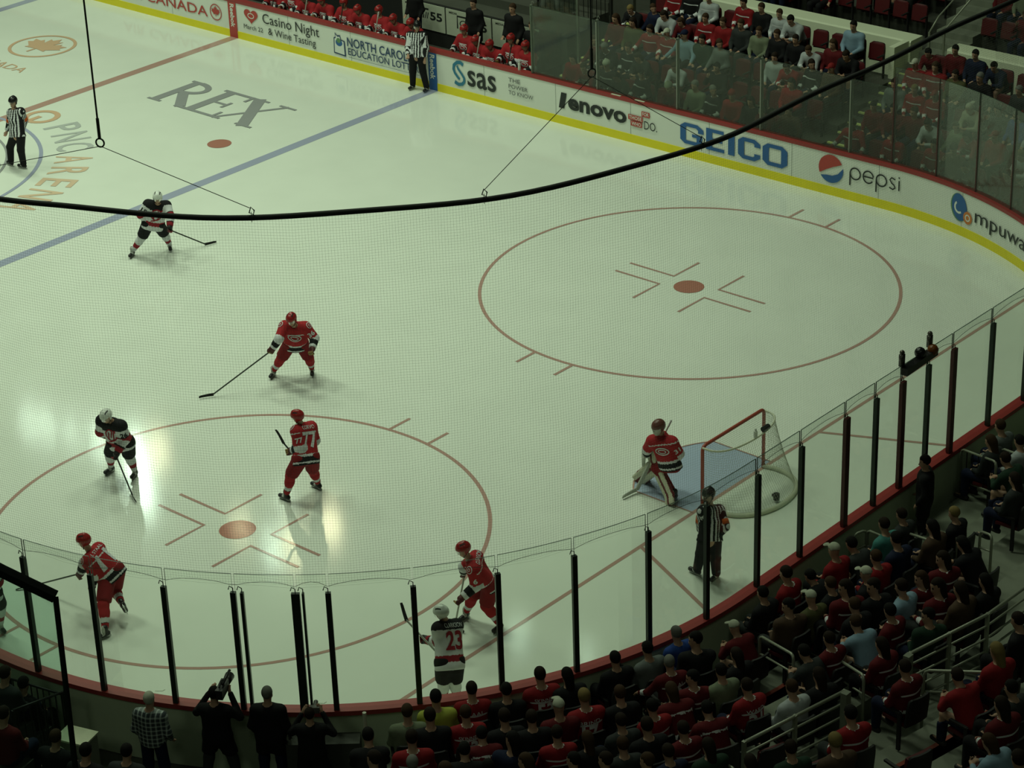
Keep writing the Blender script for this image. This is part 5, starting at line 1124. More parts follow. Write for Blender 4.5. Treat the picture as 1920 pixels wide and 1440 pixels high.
# ------------------------------------------------------------------ players bench
M_ADP = mat('ad_panel_pale', (.52, .57, .46), .5, noise=.05); M_BENCH = mat('bench_brown', (.10, .05, .03), .6, noise=.2)
mb = MB(); mb.box((3.0, HY+2.3, .72), (14.6, .10, 1.44)); o = mb.build('wall_bench_back', M_BLACK); o['kind'] = 'structure'
for i, (a, b_) in enumerate([(4.6, 6.2), (6.25, 7.9), (7.95, 9.6)]):
    mb = MB(); mb.box(((a+b_)/2, HY+2.235, 1.05), (b_-a, .02, .74)); mb.cur = 1
    v, f = fit(text2d('55', 1, .03), a+1.05, a+1.5, .98, 1.22); mb.add([(q[0], HY+2.222, q[1]) for q in v], f)
    v, f = fit(text2d('Call', 1, .0, shear=.2), a+.5, a+1.0, 1.0, 1.18); mb.add([(q[0], HY+2.222, q[1]) for q in v], f)
    v, f = stroke([(a+.42, .92), (a+.42, 1.27), (a+1.0, 1.27)], .05); mb.add([(q[0], HY+2.222, q[1]) for q in v], f)
    v, f = fit(text2d('MEDIA', 1, .02), a+.12, a+.42, 1.30, 1.36); mb.add([(q[0], HY+2.222, q[1]) for q in v], f)
    tag(mb.build('advertising_panel', [M_ADP, C_BLK]), ['pale advertising panel behind the bench, left one, above the striped official', 'pale advertising panel behind the bench, middle one, between the official and the coach', 'pale advertising panel behind the bench, right one, between the two coaches'][i], 'panel', 'panels behind the players bench')
e = empty('players_bench', (3, HY+.95, 0), 'long wooden players bench behind the far boards', 'bench')
mb = MB(); mb.box((2.8, HY+.98, .46), (15.6, .34, .05)); mb.build('seat_plank', M_BENCH, e)
mb = MB(); mb.box((2.9, HY+1.72, .13), (14.5, 1.0, .26)); o = mb.build('floor_bench_step', M_CONCD); o['kind'] = 'structure'
for x in range(-4, 11, 2): mb = MB(); mb.box((x, HY+.98, .22), (.06, .3, .44)); mb.build('leg', M_SKATE, e)
SEATP = [var(head=(0, .22, 1.27), neck=(0, .12, 1.09), sL=(-.20, .10, 1.03), sR=(.20, .10, 1.03), eL=(-.30, .22, .80), eR=(.30, .22, .80), hL=(-.12, .46, .84), hR=(.12, .46, .84)),
         var(head=(0, .05, 1.34), neck=(0, .0, 1.13), sL=(-.20, -.02, 1.07), sR=(.20, -.02, 1.07), eL=(-.30, .12, .82), eR=(.30, .12, .82), hL=(-.10, .40, .72), hR=(.16, .42, .80))]
def bench_player(i, x, y, v, dz):
    J = [(x+p[0]*-1, HY+y-p[1], p[2]+dz) for p in SEATP[v]]
    pl = ['at the far left end', 'second from the left end', 'third from the left end', 'fourth from the left end', 'fifth from the left end', 'sixth from the left end', 'seventh from the left end', 'just left of the striped official', 'hidden half behind the striped official', 'just right of the striped official', 'below the first coach', 'right of the first coach', 'below the second coach', 'at the right end']
    e, s = player('b', J, (0, -1, -.15) if v == 0 else (0, -1, .05), 'car', 'person in red hockey kit on the players bench, '+pl[i], [], True, patch=False, group='hockey players on the bench', lowres=True, skates=False)
xs = [.9, 1.55, 2.2, 2.9, 3.6, 4.3, 4.95, 5.65, 6.3, 8.1, 8.65, 9.15, 9.75, 10.25]
for i, x in enumerate(xs): bench_player(i, x, .98, [0, 1, 0, 0, 1, 0, 1, 0, 0, 1, 0, 0, 1, 1][i], [.1, .16, .08, .14, .08, .12, .1, .1, .1, .14, .06, .04, .2, .1][i])
for i in range(7):
    x = xs[i*2]+.2; stick((x+.1, HY+.62, 1.55), (x-.05, HY+.35, .15), (1, 0, 0), 'hockey stick standing at the bench, '+ORD[i]+' one counted from the left', white=i % 2)
def stander(x, y, z, rz, shirt, hk, hc, label, pose='standing', trim=False, skin=0): return spectator(x, y, z, rz, pose, shirt, hk, hc, label, None, trim, skin)
stander(7.75, HY+1.75, .26, math.pi, 'black', 'short', 'dark brown', 'person in black suit standing behind the bench, left coach of the two', trim='coat')
stander(9.15, HY+1.75, .28, math.pi, 'black', 'short', 'brown', 'bald person in black suit standing behind the bench, right coach of the two', trim='coat')
stander(9.95, HY+1.6, 0, math.pi, 'black', 'short', 'brown', 'person in dark jacket standing at the right end of the players bench')
stander(5.5, HY+1.8, .26, math.pi, 'black', 'short', 'black', 'person in black standing behind the bench left of the advertising panels')
mb = MB(); mb.tube([(10.75, HY+.1, 1.13), (10.75, HY+.1, 1.30)], .04, 10); mb.tube([(10.75, HY+.1, 1.30), (10.75, HY+.1, 1.37)], .02, 8); tag(mb.build('water_bottle', MATS['white_plastic']), 'white water bottle on the board cap at the right end of the bench', 'bottle')
for i, x in enumerate((14.0, 14.75)): mb = MB(); mb.box((x, HY+.03, 1.137), (.30, .05, .012)); tag(mb.build('tape_strip', M_GWHT), 'white strip on the red board cap above the black slanted word, '+('left' if i == 0 else 'right')+' one', 'tape')

# ------------------------------------------------------------------ near stands: people by seat row; (u, v) is where the head shows
NG = 'spectators in the near stands'
near_people = [
 (764, 1341, 0, 'grey green', 'short', 'brown', 0, 'upright', 'leaning at the boards right of the white pole'), (818, 1318, 0, 'yellow', 'short', 'black', 0, 'upright', 'at the glass below player 23'), (885, 1298, 0, 'red', 'short', 'dark brown', 1, 'upright', 'at the glass right of the yellow top'),
 (950, 1297, 0, 'black', 'short', 'black', 0, 'upright', 'below the post crossing player 6'), (727, 1353, 0, 'dark red', 'beanie', 'red', 0, 'leaning', 'nearest the white pole'), (807, 1353, 1, 'black', 'short', 'dark brown', 0, 'upright', 'behind the yellow top'),
 (826, 1369, 1, 'red', 'backcap', 'white', 1, 'upright', 'in the second row below the yellow top'), (874, 1341, 1, 'red', 'short', 'brown', 1, 'upright', 'second row, below the dark haired red jersey'), (692, 1383, 1, 'black', 'short', 'black', 0, 'leaning', 'bending beside the white pole'),
 (773, 1394, 2, 'red', 'short', 'dark brown', 1, 'upright', 'third row, left of the white cap'), (773, 1433, 3, 'dark grey', 'short', 'grey', 0, 'upright', 'at the very bottom, grey head'), (947, 1353, 1, 'black', 'short', 'dark brown', 0, 'upright', 'second row under the black jacket'),
 (1014, 1275, 0, 'red', 'short', 'dark brown', 1, 'upright', 'at the glass with white shoulder lettering'), (1065, 1271, 0, 'black', 'long', 'black', 0, 'upright', 'at the glass beside the lettered jersey'), (1155, 1237, 0, 'black', 'short', 'black', 0, 'hands up', 'at the glass below the bright ice patch'),
 (1216, 1219, 0, 'grey', 'short', 'black', 0, 'upright', 'at the glass in pale grey shirt'), (1270, 1186, 0, 'blue', 'short', 'grey', 0, 'upright', 'at the glass in blue'), (1305, 1209, 1, 'black', 'short', 'black', 0, 'turned', 'dark coat, right of the blue top'), (1257, 1241, 1, 'dark red', 'short', 'grey', 1, 'arms wide', 'second row below the blue top'),
 (1049, 1336, 1, 'dark red', 'cap', 'white', 0, 'upright', 'second row, below the lettered jersey'), (1097, 1318, 1, 'red', 'short', 'blond', 1, 'upright', 'second row, olive blond head'), (1164, 1306, 1, 'black', 'short', 'brown', 0, 'upright', 'second row, below the dark pair'),
 (1225, 1327, 2, 'red', 'short', 'black', 1, 'upright', 'broad red back in the third row'), (1045, 1374, 3, 'red', 'short', 'dark brown', 1, 'upright', 'white collar, fourth row, under white cap'), (1166, 1352, 2, 'dark grey', 'short', 'dark brown', 0, 'upright', 'third row left of the broad red back'),
 (1103, 1384, 3, 'black', 'long', 'brown', 0, 'upright', 'fourth row, right of the white collar'), (1289, 1374, 3, 'dark red', 'short', 'dark brown', 1, 'upright', 'fourth row, white piping'), (1354, 1259, 2, 'grey green', 'short', 'black', 0, 'upright', 'pale shirt beside the steps'), (998, 1350, 2, 'black', 'short', 'dark brown', 0, 'upright', 'third row under the lettered jersey'),
 (1433, 1113, 0, 'black', 'short', 'black', 0, 'upright', 'in black, at the boards above the hoop rail'), (1477, 1085, 0, 'red', 'short', 'dark brown', 1, 'upright', 'at the boards beside the one in black'), (1532, 1070, 0, 'black', 'short', 'black', 0, 'leaning', 'leaning to the boards, left of the cream cap'), (1567, 1040, 0, 'red', 'cap', 'white', 0, 'upright', 'first row, cream cap against the boards'),
 (1523, 1120, 1, 'olive', 'cap', 'white', 0, 'upright', 'white cap in the second row right of the steps'), (1607, 1022, 0, 'dark grey', 'short', 'black', 0, 'leaning', 'patterned jacket below the silver rails'), (1627, 1078, 1, 'black', 'cap', 'white', 0, 'upright', 'small pale cap in the second row'), (1598, 1067, 1, 'black', 'short', 'blond', 0, 'upright', 'fair head behind the cream cap'), (1645, 1050, 1, 'red', 'short', 'brown', 0, 'upright', 'behind the patterned jacket'),
 (1577, 1150, 3, 'light blue', 'short', 'brown', 0, 'leaning', 'light blue shirt amid the dark block'), (1605, 1140, 2, 'black', 'short', 'brown', 0, 'upright', 'in front of the light blue shirt'), (1623, 1167, 3, 'dark red', 'short', 'dark brown', 1, 'upright', 'dark red jersey right of the light blue shirt'), (1507, 1208, 3, 'dark grey', 'short', 'black', 0, 'leaning', 'hunched beside the silver hoop rail'),
 (1393, 1177, 0, 'dark red', 'cap', 'white', 0, 'leaning', 'small, at the boards by the steps'), (1383, 1228, 1, 'black', 'long', 'dark brown', 0, 'upright', 'long hair, beside the steps in the second row'), (1403, 1290, 3, 'red', 'short', 'dark brown', 1, 'upright', 'the one with white number 31'), (1487, 1293, 3, 'white', 'short', 'brown', 1, 'upright', 'white jersey behind the long rail'),
 (1543, 1275, 3, 'black', 'long', 'dark brown', 0, 'upright', 'long hair right of the white jersey'), (1597, 1347, 5, 'red', 'short', 'black', 1, 'upright', 'red jersey beside the empty seats'), (1568, 1402, 6, 'brown', 'short', 'blond', 0, 'upright', 'blond, at the bottom below the red jersey'), (1520, 1413, 6, 'black', 'short', 'dark brown', 0, 'upright', 'at the bottom left of the blond head'), (1480, 1400, 6, 'dark green', 'short', 'dark brown', 0, 'upright', 'green, at the bottom'),
 (1718, 1008, 0, 'teal', 'short', 'dark brown', 0, 'upright', 'teal and white, below the suited man'), (1683, 1020, 1, 'navy', 'short', 'black', 0, 'upright', 'navy back left of the teal top'), (1732, 1043, 1, 'dark red', 'short', 'grey', 0, 'upright', 'grey head below the suited man'), (1756, 1022, 0, 'red', 'short', 'blond', 0, 'upright', 'fair head right of the teal top'), (1772, 1038, 1, 'red', 'long', 'brown', 0, 'upright', 'long brown hair right of the grey head'),
 (1867, 987, 1, 'black', 'short', 'blond', 0, 'upright', 'by the right picture edge below the hoop rails'), (1796, 1000, 0, 'dark grey', 'short', 'dark brown', 0, 'upright', 'dark, right of the suited man legs'), (1878, 803, 0, 'grey', 'short', 'brown', 0, 'upright', 'at the boards in the upper right, grey'), (1914, 827, 1, 'white', 'short', 'black', 0, 'upright', 'at the right picture edge in white'),
 (1672, 1152, 3, 'dark red', 'short', 'black', 1, 'arms wide', 'with pale headphones, sprawling'), (1700, 1112, 2, 'light blue', 'short', 'dark brown', 0, 'upright', 'pale blue in the dark block'), (1912, 1170, 5, 'black', 'short', 'dark brown', 0, 'upright', 'at the right edge behind the long rail'), (1867, 1225, 6, 'red', 'long', 'blond', 0, 'upright', 'blond hair by the right edge'), (1897, 1212, 6, 'red', 'short', 'dark brown', 0, 'upright', 'red, at the right edge'),
 (1795, 1262, 6, 'red', 'short', 'dark brown', 0, 'leaning', 'behind the square hoop rail, right'), (1776, 1262, 6, 'red', 'short', 'white', 0, 'leaning', 'behind the square hoop rail, left'), (1870, 1382, 8, 'light blue', 'long', 'brown', 0, 'leaning', 'bottom right corner, pale blue'), (1907, 1378, 8, 'yellow', 'short', 'blond', 0, 'upright', 'bottom right corner, yellow green'), (1762, 1437, 9, 'dark grey', 'short', 'brown', 0, 'upright', 'at the bottom edge, right of empty seats'),
]
fillers = [(905, 1372, 2), (915, 1425, 4), (868, 1405, 3), (828, 1428, 4), (960, 1400, 3), (985, 1432, 4), (1130, 1345, 2), (1135, 1428, 4), (1170, 1400, 3), (1215, 1372, 3), (1210, 1425, 5), (1265, 1300, 2), (1300, 1270, 2), (1330, 1330, 3), (1255, 1410, 4), (1330, 1400, 5), (1075, 1425, 4), (700, 1432, 3),
 (1560, 1095, 1), (1580, 1110, 2), (1640, 1110, 2), (1660, 1075, 1), (1700, 1060, 1), (1735, 1085, 2), (1680, 1130, 3), (1790, 1060, 2), (1830, 1020, 1), (1820, 1050, 2), (1760, 1110, 3), (1850, 1010, 1), (1880, 1040, 2), (1730, 1150, 4), (1660, 1230, 5), (1800, 1110, 4), (1850, 1090, 4), (1640, 1200, 4), (1890, 800, 1), (1860, 830, 0), (1895, 860, 1), (1905, 900, 2),
 (1900, 1290, 7), (1830, 1240, 6), (1880, 1330, 7), (1440, 1430, 7), (1400, 1420, 6), (1905, 1430, 9), (1450, 1150, 1), (1480, 1140, 1), (1545, 1190, 3)]
random.seed(11)
taken = []
def nplace(u, v, k):
    z = row_z(k)+1.22; P = at(u, v, z); s = S_of(P.x, P.y); d = bdist(P.x, P.y); return P, s, d
def near_spec(u, v, k, sh, hk, hc, tr, pose, label, slab):
    P, s, d = nplace(u, v, k); d0 = row_d(k); x, y, t, n = BP(s, min(max(d, d0-.35), d0+.3))
    if any((x-a)**2+(y-b)**2 < .165 for a, b in taken): return False
    if pose == 'leaning': x += n[0]*.2; y += n[1]*.2
    taken.append((x, y)); sx, sy, _, _ = BP(s, d0); 
    o = spectator(x, y, row_z(k), face_rz(n)+random.uniform(-.15, .15), pose, sh, hk, hc, label, NG, bool(tr), 0)
    seat(x, y, row_z(k), face_rz(n), False, slab, NG+' seats'); return o
for i, (u, v, k, sh, hk, hc, tr, pose, lab) in enumerate(near_people): near_spec(u, v, k, sh, hk, hc, tr, pose, f'person with {hc} {"hair" if hk in ("short", "long") else "hat"}, {lab}', 'red seat under the person '+lab)
band = lambda u: 'left of the white rail post' if u < 760 else 'below player 23' if u < 900 else 'below the post over player 6' if u < 1010 else 'below the lettered jersey' if u < 1120 else 'below the bright ice patch' if u < 1240 else 'left of the near steps' if u < 1360 else 'right of the near steps' if u < 1500 else 'below the cream cap' if u < 1620 else 'below the suited man' if u < 1780 else 'by right picture edge'
cnt = {}
for i, (u, v, k) in enumerate(fillers):
    sh = random.choice(['black', 'black', 'black', 'dark grey', 'navy', 'dark red', 'dark red', 'brown', 'dark green']); hk = random.choice(['short', 'short', 'long']); hc = random.choice(['black', 'dark brown', 'dark brown', 'brown'])
    b_ = band(u); c = cnt.get((b_, k), 0); cnt[(b_, k)] = c+1
    sfx = ['', ', further right', ', furthest right', ', far end'][min(c, 3)]
    near_spec(u, v, k, sh, hk, hc, sh == 'dark red', random.choice(['upright', 'turned', 'leaning']), f'person in {sh}, {hc} hair, {ORD[k]} near row, {b_}{sfx}', f'red seat under {hc} hair, {ORD[k]} near row, {b_}{sfx}')
# lettering on the nearest jerseys
def back_text(u, v, k, txt, num=None):
    P, s_, d = nplace(u, v, k); best = min([o for o in bpy.data.objects if o.name.startswith('person') and o.get('group') == NG], key=lambda o: (o.location.x-P.x)**2+(o.location.y-P.y)**2)
    d_, sk = LIB['upright']; ch = [c for c in best.children if c.name.startswith('shirt')][0]
    T_ = np.linalg.norm(sk.neck-sk.mid); b = -sk.front; rt = nrm(np.cross(sk.up, b))
    v_, f_ = fit(text2d(txt, 1, .01), -.15, .15, -.03, .03); o = decal(ch, (v_, f_), sk.mid+sk.up*(T_*.80), rt, sk.up, b, J_WHT, 'name_letters', None); o.parent = best
    if num: v_, f_ = fit(text2d(num, 1, .03), -.12, .12, -.12, .12); o = decal(ch, (v_, f_), sk.mid+sk.up*(T_*.45), rt, sk.up, b, J_WHT, 'number', None); o.parent = best
back_text(1014, 1275, 0, 'SKINNER', '53'); back_text(885, 1298, 0, 'STAAL'); back_text(874, 1341, 1, 'SKINNER', '53'); back_text(1403, 1290, 3, 'WARD', '31'); back_text(1097, 1318, 1, 'BRIND', '17'); back_text(1257, 1241, 1, 'STAAL', '12')
# empty seats at the bottom right and here and there
for i, (u, v, k) in enumerate([(1655, 1372, 6), (1735, 1378, 7), (1820, 1385, 8), (1630, 1398, 7), (1700, 1405, 8), (1590, 1425, 8), (1660, 1440, 9), (1740, 1425, 9), (1430, 1345, 5), (1375, 1345, 4), (1445, 1290, 3), (1350, 1370, 5)]):
    z = row_z(k)+.8; P = at(u, v, z); s = S_of(P.x, P.y); x, y, t, n = BP(s, row_d(k)); 
    if any((x-a)**2+(y-b)**2 < .2 for a, b in taken): continue
    taken.append((x, y)); seat(x, y, row_z(k), face_rz(n), True, 'empty red arena seat seen from behind, '+['left of the three by the steps', 'middle of the three by the steps', 'right of the three by the steps', 'second line left', 'second line right', 'bottom edge left', 'bottom edge middle', 'bottom edge right', 'behind the long low rail', 'left of number 31', 'right of number 31', 'lower left of number 31'][i], 'empty near seats')

# ------------------------------------------------------------------ near rails and steps
def R3(u, v, z): return tuple(at(u, v, z))
def slope_pt(u, v, h):
    """point h above the raked plane"""
    P = atSlope(u, v, Z0+h, .76, ZP/DP); return P
def hoop(p, q, drop, mid, label, name='hoop_rail', m=M_RAIL, group='silver hoop rails on the near steps', bars=0):
    a, b = Vector(p), Vector(q); L = (b-a).length; d = (b-a)/L; r = .08
    pts = [a-Vector((0, 0, drop)), a-Vector((0, 0, r)), a-Vector((0, 0, r*.3))+d*r*.3, a+d*r, b-d*r, b-Vector((0, 0, r*.3))-d*r*.3, b-Vector((0, 0, r)), b-Vector((0, 0, drop))]
    e = empty(name, tuple(a-Vector((0, 0, drop))), label, 'railing', group); mb = MB(); mb.tube(pts, .024, 8); mb.build('hoop', m, e, True)
    mb = MB(); mb.tube([a-Vector((0, 0, mid)), b-Vector((0, 0, mid))], .018, 7); mb.build('middle_bar', m, e, True)
    if bars:
        mb = MB()
        for i in range(1, bars): c = a.lerp(b, i/bars); mb.tube([c-Vector((0, 0, .02)), c-Vector((0, 0, mid))], .010, 5)
        mb.build('infill_bars', M_RAILD, e)
    return e
def hoop_px(u1, v1, u2, v2, hgt, mid, label, **k):
    a, b = slope_pt(u1, v1, hgt), slope_pt(u2, v2, hgt); return hoop(a, b, hgt, mid, label, **k)
hoop_px(1425, 1192, 1488, 1228, .95, .32, 'silver hoop rail on the near steps, upper one beside the boards')
hoop_px(1562, 1230, 1620, 1267, .95, .32, 'silver hoop rail on the near steps, lower one behind the light blue shirt')
hoop_px(1733, 1257, 1893, 1262, 1.0, .36, 'wide square grey hoop rail at the lower right')
hoop_px(1803, 842, 1868, 866, 1.0, .62, 'barred hoop rail right of the suited man', group='barred hoop rails by the end boards', bars=6)
hoop_px(1879, 841, 1935, 862, 1.0, .62, 'barred hoop rail cut by the right picture edge', group='barred hoop rails by the end boards', bars=6)
for i, (a, b_, c, d_, l) in enumerate([(1600, 1003, 1625, 993, 'leftmost above the patterned jacket'), (1627, 994, 1660, 1008, 'second from the left'), (1680, 992, 1742, 1013, 'behind the legs of the suited man'), (1755, 995, 1795, 1007, 'right of the suited man'), (1838, 996, 1860, 1004, 'furthest right, short')]):
    hoop_px(a, b_, c, d_, .8, .3, 'silver hoop rail below the suited man, '+l, group='silver hoop rails below the suited man')
def longrail(u1, v1, u2, v2, u3, v3, label, nb):
    P = [slope_pt(u1, v1, 1.05), slope_pt(u2, v2, 1.05)]+([slope_pt(u3, v3, 1.05)] if u3 else [])
    pl = [(P[0], 1.25), (P[0].lerp(P[1], .5), 1.05), (P[1], 1.1)]
    e = rail('long_rail', [tuple(p) for p in P], .026, M_RAIL, label, 'long rails across the near stands', posts=[((p.x, p.y, p.z+.02), h) for p, h in pl], bars=[.2, .42, .64, .86][:nb]); return e
longrail(1395, 1392, 1583, 1296, 0, 0, 'long four-bar grey rail crossing the near stands below the white jersey', 4)
longrail(1707, 1225, 1852, 1152, 1945, 1085, 'long four-bar grey rail running to the right picture edge', 4)
hoop_px(1343, 1425, 1378, 1442, .95, .32, 'silver hoop rail cut by the bottom picture edge')
# wide posts at rail ends
for u, v, l in ((1586, 1298, 'right end of the lower long rail'), (1703, 1228, 'left end of the upper long rail')):
    P = slope_pt(u, v, 1.1); mb = MB(); mb.box((P.x, P.y, P.z-.55), (.10, .12, 1.1)); tag(mb.build('rail_pillar', M_CONC), 'dull grey pillar at the '+l, 'pillar')
# near steps with red edges
def near_steps(a, b, k0, k1):
    o = stairs('floor_stairs_near', a, b, k0, k1, M_CONC, M_NOSER); return o
sa = S_of(*at(1500, 1250, .9)[:2]); near_steps(sa-.55, sa+.65, 0, 4)
# steps beyond the lower rails
P = at(1640, 1300, row_z(5)); sb_ = S_of(P.x, P.y); near_steps(sb_-.7, sb_+.75, 5, 9)
mb = MB(); P = at(1640, 1285, row_z(4)+.2); x, y, t, n = BP(S_of(P.x, P.y), bdist(P.x, P.y)); mb.box((x, y, row_z(4)-.15), (.45, 1.5, .8), (n[0], n[1], 0), (t[0], t[1], 0), (0, 0, 1)); o = mb.build('step_block', M_CONC); o['kind'] = 'structure'

# ------------------------------------------------------------------ people standing at the near boards
def px_stand(u, v, hgt, shirt, hk, hc, label, z=0, pose='standing', trim=False, push=0):
    P = at(u, v, z+hgt); s = S_of(P.x, P.y); d = bdist(P.x, P.y); x, y, t, n = BP(s, max(d, .5)+push); o = spectator(x, y, z, face_rz(n), pose, shirt, hk, hc, label, None, trim, 0); o.scale = (1, 1, 1); return o, n, t
M_PLAID = bpy.data.materials.new('plaid_cloth'); M_PLAID.use_nodes = True; nt = M_PLAID.node_tree; bs = nt.nodes['Principled BSDF']; bs.inputs['Roughness'].default_value = .9
tc = nt.nodes.new('ShaderNodeTexCoord'); sx = nt.nodes.new('ShaderNodeSeparateXYZ'); nt.links.new(tc.outputs['Object'], sx.inputs[0]); outs = []
for ax in ('X', 'Z'):
    m1 = nt.nodes.new('ShaderNodeMath'); m1.operation = 'MULTIPLY'; m1.inputs[1].default_value = 14; m2 = nt.nodes.new('ShaderNodeMath'); m2.operation = 'FRACT'; m3 = nt.nodes.new('ShaderNodeMath'); m3.operation = 'GREATER_THAN'; m3.inputs[1].default_value = .66
    nt.links.new(sx.outputs[ax], m1.inputs[0]); nt.links.new(m1.outputs[0], m2.inputs[0]); nt.links.new(m2.outputs[0], m3.inputs[0]); outs.append(m3)
ad_ = nt.nodes.new('ShaderNodeMath'); ad_.operation = 'ADD'; nt.links.new(outs[0].outputs[0], ad_.inputs[0]); nt.links.new(outs[1].outputs[0], ad_.inputs[1]); rp = nt.nodes.new('ShaderNodeValToRGB'); rp.color_ramp.elements[0].color = (.03, .04, .045, 1); rp.color_ramp.elements[1].color = (.42, .48, .46, 1)
hv = nt.nodes.new('ShaderNodeMath'); hv.operation = 'MULTIPLY'; hv.inputs[1].default_value = .5; nt.links.new(ad_.outputs[0], hv.inputs[0]); nt.links.new(hv.outputs[0], rp.inputs[0]); nt.links.new(rp.outputs[0], bs.inputs['Base Color'])
o, n, t = px_stand(278, 1312, 1.66, 'grey', 'short', 'white', 'person in plaid shirt with white hair standing at the near boards')
[c for c in o.children if c.name.startswith('shirt')][0].material_slots[0].material = M_PLAID
o, n, t = px_stand(400, 1302, 1.66, 'black', 'short', 'black', 'person in black carrying a big video camera on the shoulder', pose='filming', trim='coat')
cp = Vector(o.location)+Vector((0, 0, 1.66))-Vector((n[0], n[1], 0))*.12; N3, T3 = Vector((n[0], n[1], 0)), Vector((t[0], t[1], 0)); R_ = -T3
cm_ = empty('video_camera', tuple(cp), 'black shoulder video camera with a microphone on the cameraman at the near boards', 'camera')
mb = MB(); mb.box(cp+T3*-.10+Vector((0, 0, .02)), (.34, .11, .16), N3, T3, Vector((0, 0, 1))); mb.build('camera_body', M_SKATE, cm_)
mb = MB(); mb.tube([cp+T3*-.10-N3*.2, cp+T3*-.10-N3*.40], .06, 12, .075); mb.build('lens', M_SKATE, cm_, True)
mb = MB(); mb.tube([cp+T3*-.13+Vector((0, 0, .14))+N3*.05, cp+T3*-.16+Vector((0, 0, .20))-N3*.25], .022, 8); mb.build('microphone', M_SKATE, cm_, True)
mb = MB(); mb.tube([cp+T3*-.10+Vector((0, 0, .12))-N3*.12, cp+T3*-.10+Vector((0, 0, .17)), cp+T3*-.10+Vector((0, 0, .12))+N3*.12], .015, 6); mb.build('handle', M_SKATE, cm_)
px_stand(500, 1302, 1.66, 'black', 'short', 'grey', 'person in black suit with grey hair standing between the cameraman and the photographer', trim='coat')
o, n, t = px_stand(580, 1340, 1.50, 'black', 'short', 'dark brown', 'person in black photographing at the near boards, right of the grey haired man', push=0, pose='filming', trim='coat'); o.scale = (.92, .92, .90)
cp = Vector(o.location)+Vector((0, 0, 1.42))-Vector((n[0], n[1], 0))*.26+Vector((t[0], t[1], 0))*-.05
mb = MB(); mb.box(cp, (.08, .15, .10), (n[0], n[1], 0), (t[0], t[1], 0), (0, 0, 1)); mb.tube([cp-Vector((n[0], n[1], 0))*.04, cp-Vector((n[0], n[1], 0))*.20], .035, 10); tag(mb.build('photo_camera', mat('grey_camera', (.12, .12, .11), .4, .2)), 'grey photo camera held by the photographer at the near boards', 'camera')
P = at(1722, 862, 1.66); o, n, t = px_stand(1724, 860, 1.66, 'black', 'short', 'black', 'person in dark suit standing at the end boards under the rail camera', trim='coat'); o.rotation_euler[2] += .5
# glass-top camera
P1 = Vector((*BP(NS['P'], .10)[:2], 3.42)); P2 = Vector((*BP(NS['Q']-.05, .10)[:2], 3.45)); e = empty('rail_camera', tuple(P1), 'black remote camera mounted across the top of the end glass', 'camera'); dv = (P2-P1).normalized()
mb = MB(); mb.box((P1+P2)/2+Vector((.06, 0, -.04)), ((P2-P1).length+.1, .14, .13), dv, None, (0, 0, 1)); mb.build('camera_bar', M_HB, e)
mb = MB(); mb.sphere((P1+P2)/2+Vector((.04, .04, .10)), .10); mb.build('camera_dome', M_HB, e, True)
for p in (P1, P2): mb = MB(); mb.box(p+Vector((-.02, 0, .14)), (.07, .09, .22)); mb.sphere(p+Vector((-.02, 0, .28)), .045); mb.build('clamp', mat('clamp_chrome', (.10, .09, .08), .25, .6), e, True)
mb = MB(); mb.sphere(P2+Vector((.08, -.05, .02)), .10); mb.build('amber_lamp_cap', mat('amber_cap', (.16, .05, .01), .25), e, True)

# ------------------------------------------------------------------ walkway corner, bottom left
e = empty('equipment_case', tuple(at(150, 1400, .0)), 'pale flat-topped case on the walkway at the bottom left', 'case')
P = at(143, 1380, .78); s = S_of(P.x, P.y); x, y, t, n = BP(s, bdist(P.x, P.y)); mb = MB(); mb.box((x, y, .385), (.50, .36, .77), (t[0], t[1], 0), (n[0], n[1], 0)); mb.build('case_body', M_CONC, e); mb = MB(); mb.box((x, y, .785), (.54, .40, .03), (t[0], t[1], 0), (n[0], n[1], 0)); mb.build('case_lid', mat('pale_lid', (.60, .64, .46), .6, noise=.1), e)
P = at(105, 1412, .72); mb = MB(); mb.box((P.x, P.y, .36), (.30, .30, .72)); tag(mb.build('side_table', mat('pale_green_top', (.36, .46, .28), .6, noise=.1)), 'small pale green block left of the flat-topped case', 'table')
mb = MB(); P = at(683, 1336, 1.75); mb.tube([(P.x, P.y, 0), (P.x, P.y, 1.75)], .03, 8); tag(mb.build('white_pole', mat('white_paint', (.55, .57, .45), .5, noise=.05)), 'thin white upright pole at the walkway edge by the near boards', 'pole')
Pn = at(612, 1375, .6); s = S_of(Pn.x, Pn.y); x, y, t, n = BP(s, .40)
mb = MB(); mb.box((x, y, .4), (1.1, .3, .8), (t[0], t[1], 0), (n[0], n[1], 0)); tag(mb.build('dark_cabinet', mat('cabinet_dark', (.05, .055, .045), .7, noise=.2)), 'dark low cabinet against the near boards left of the white pole', 'cabinet')
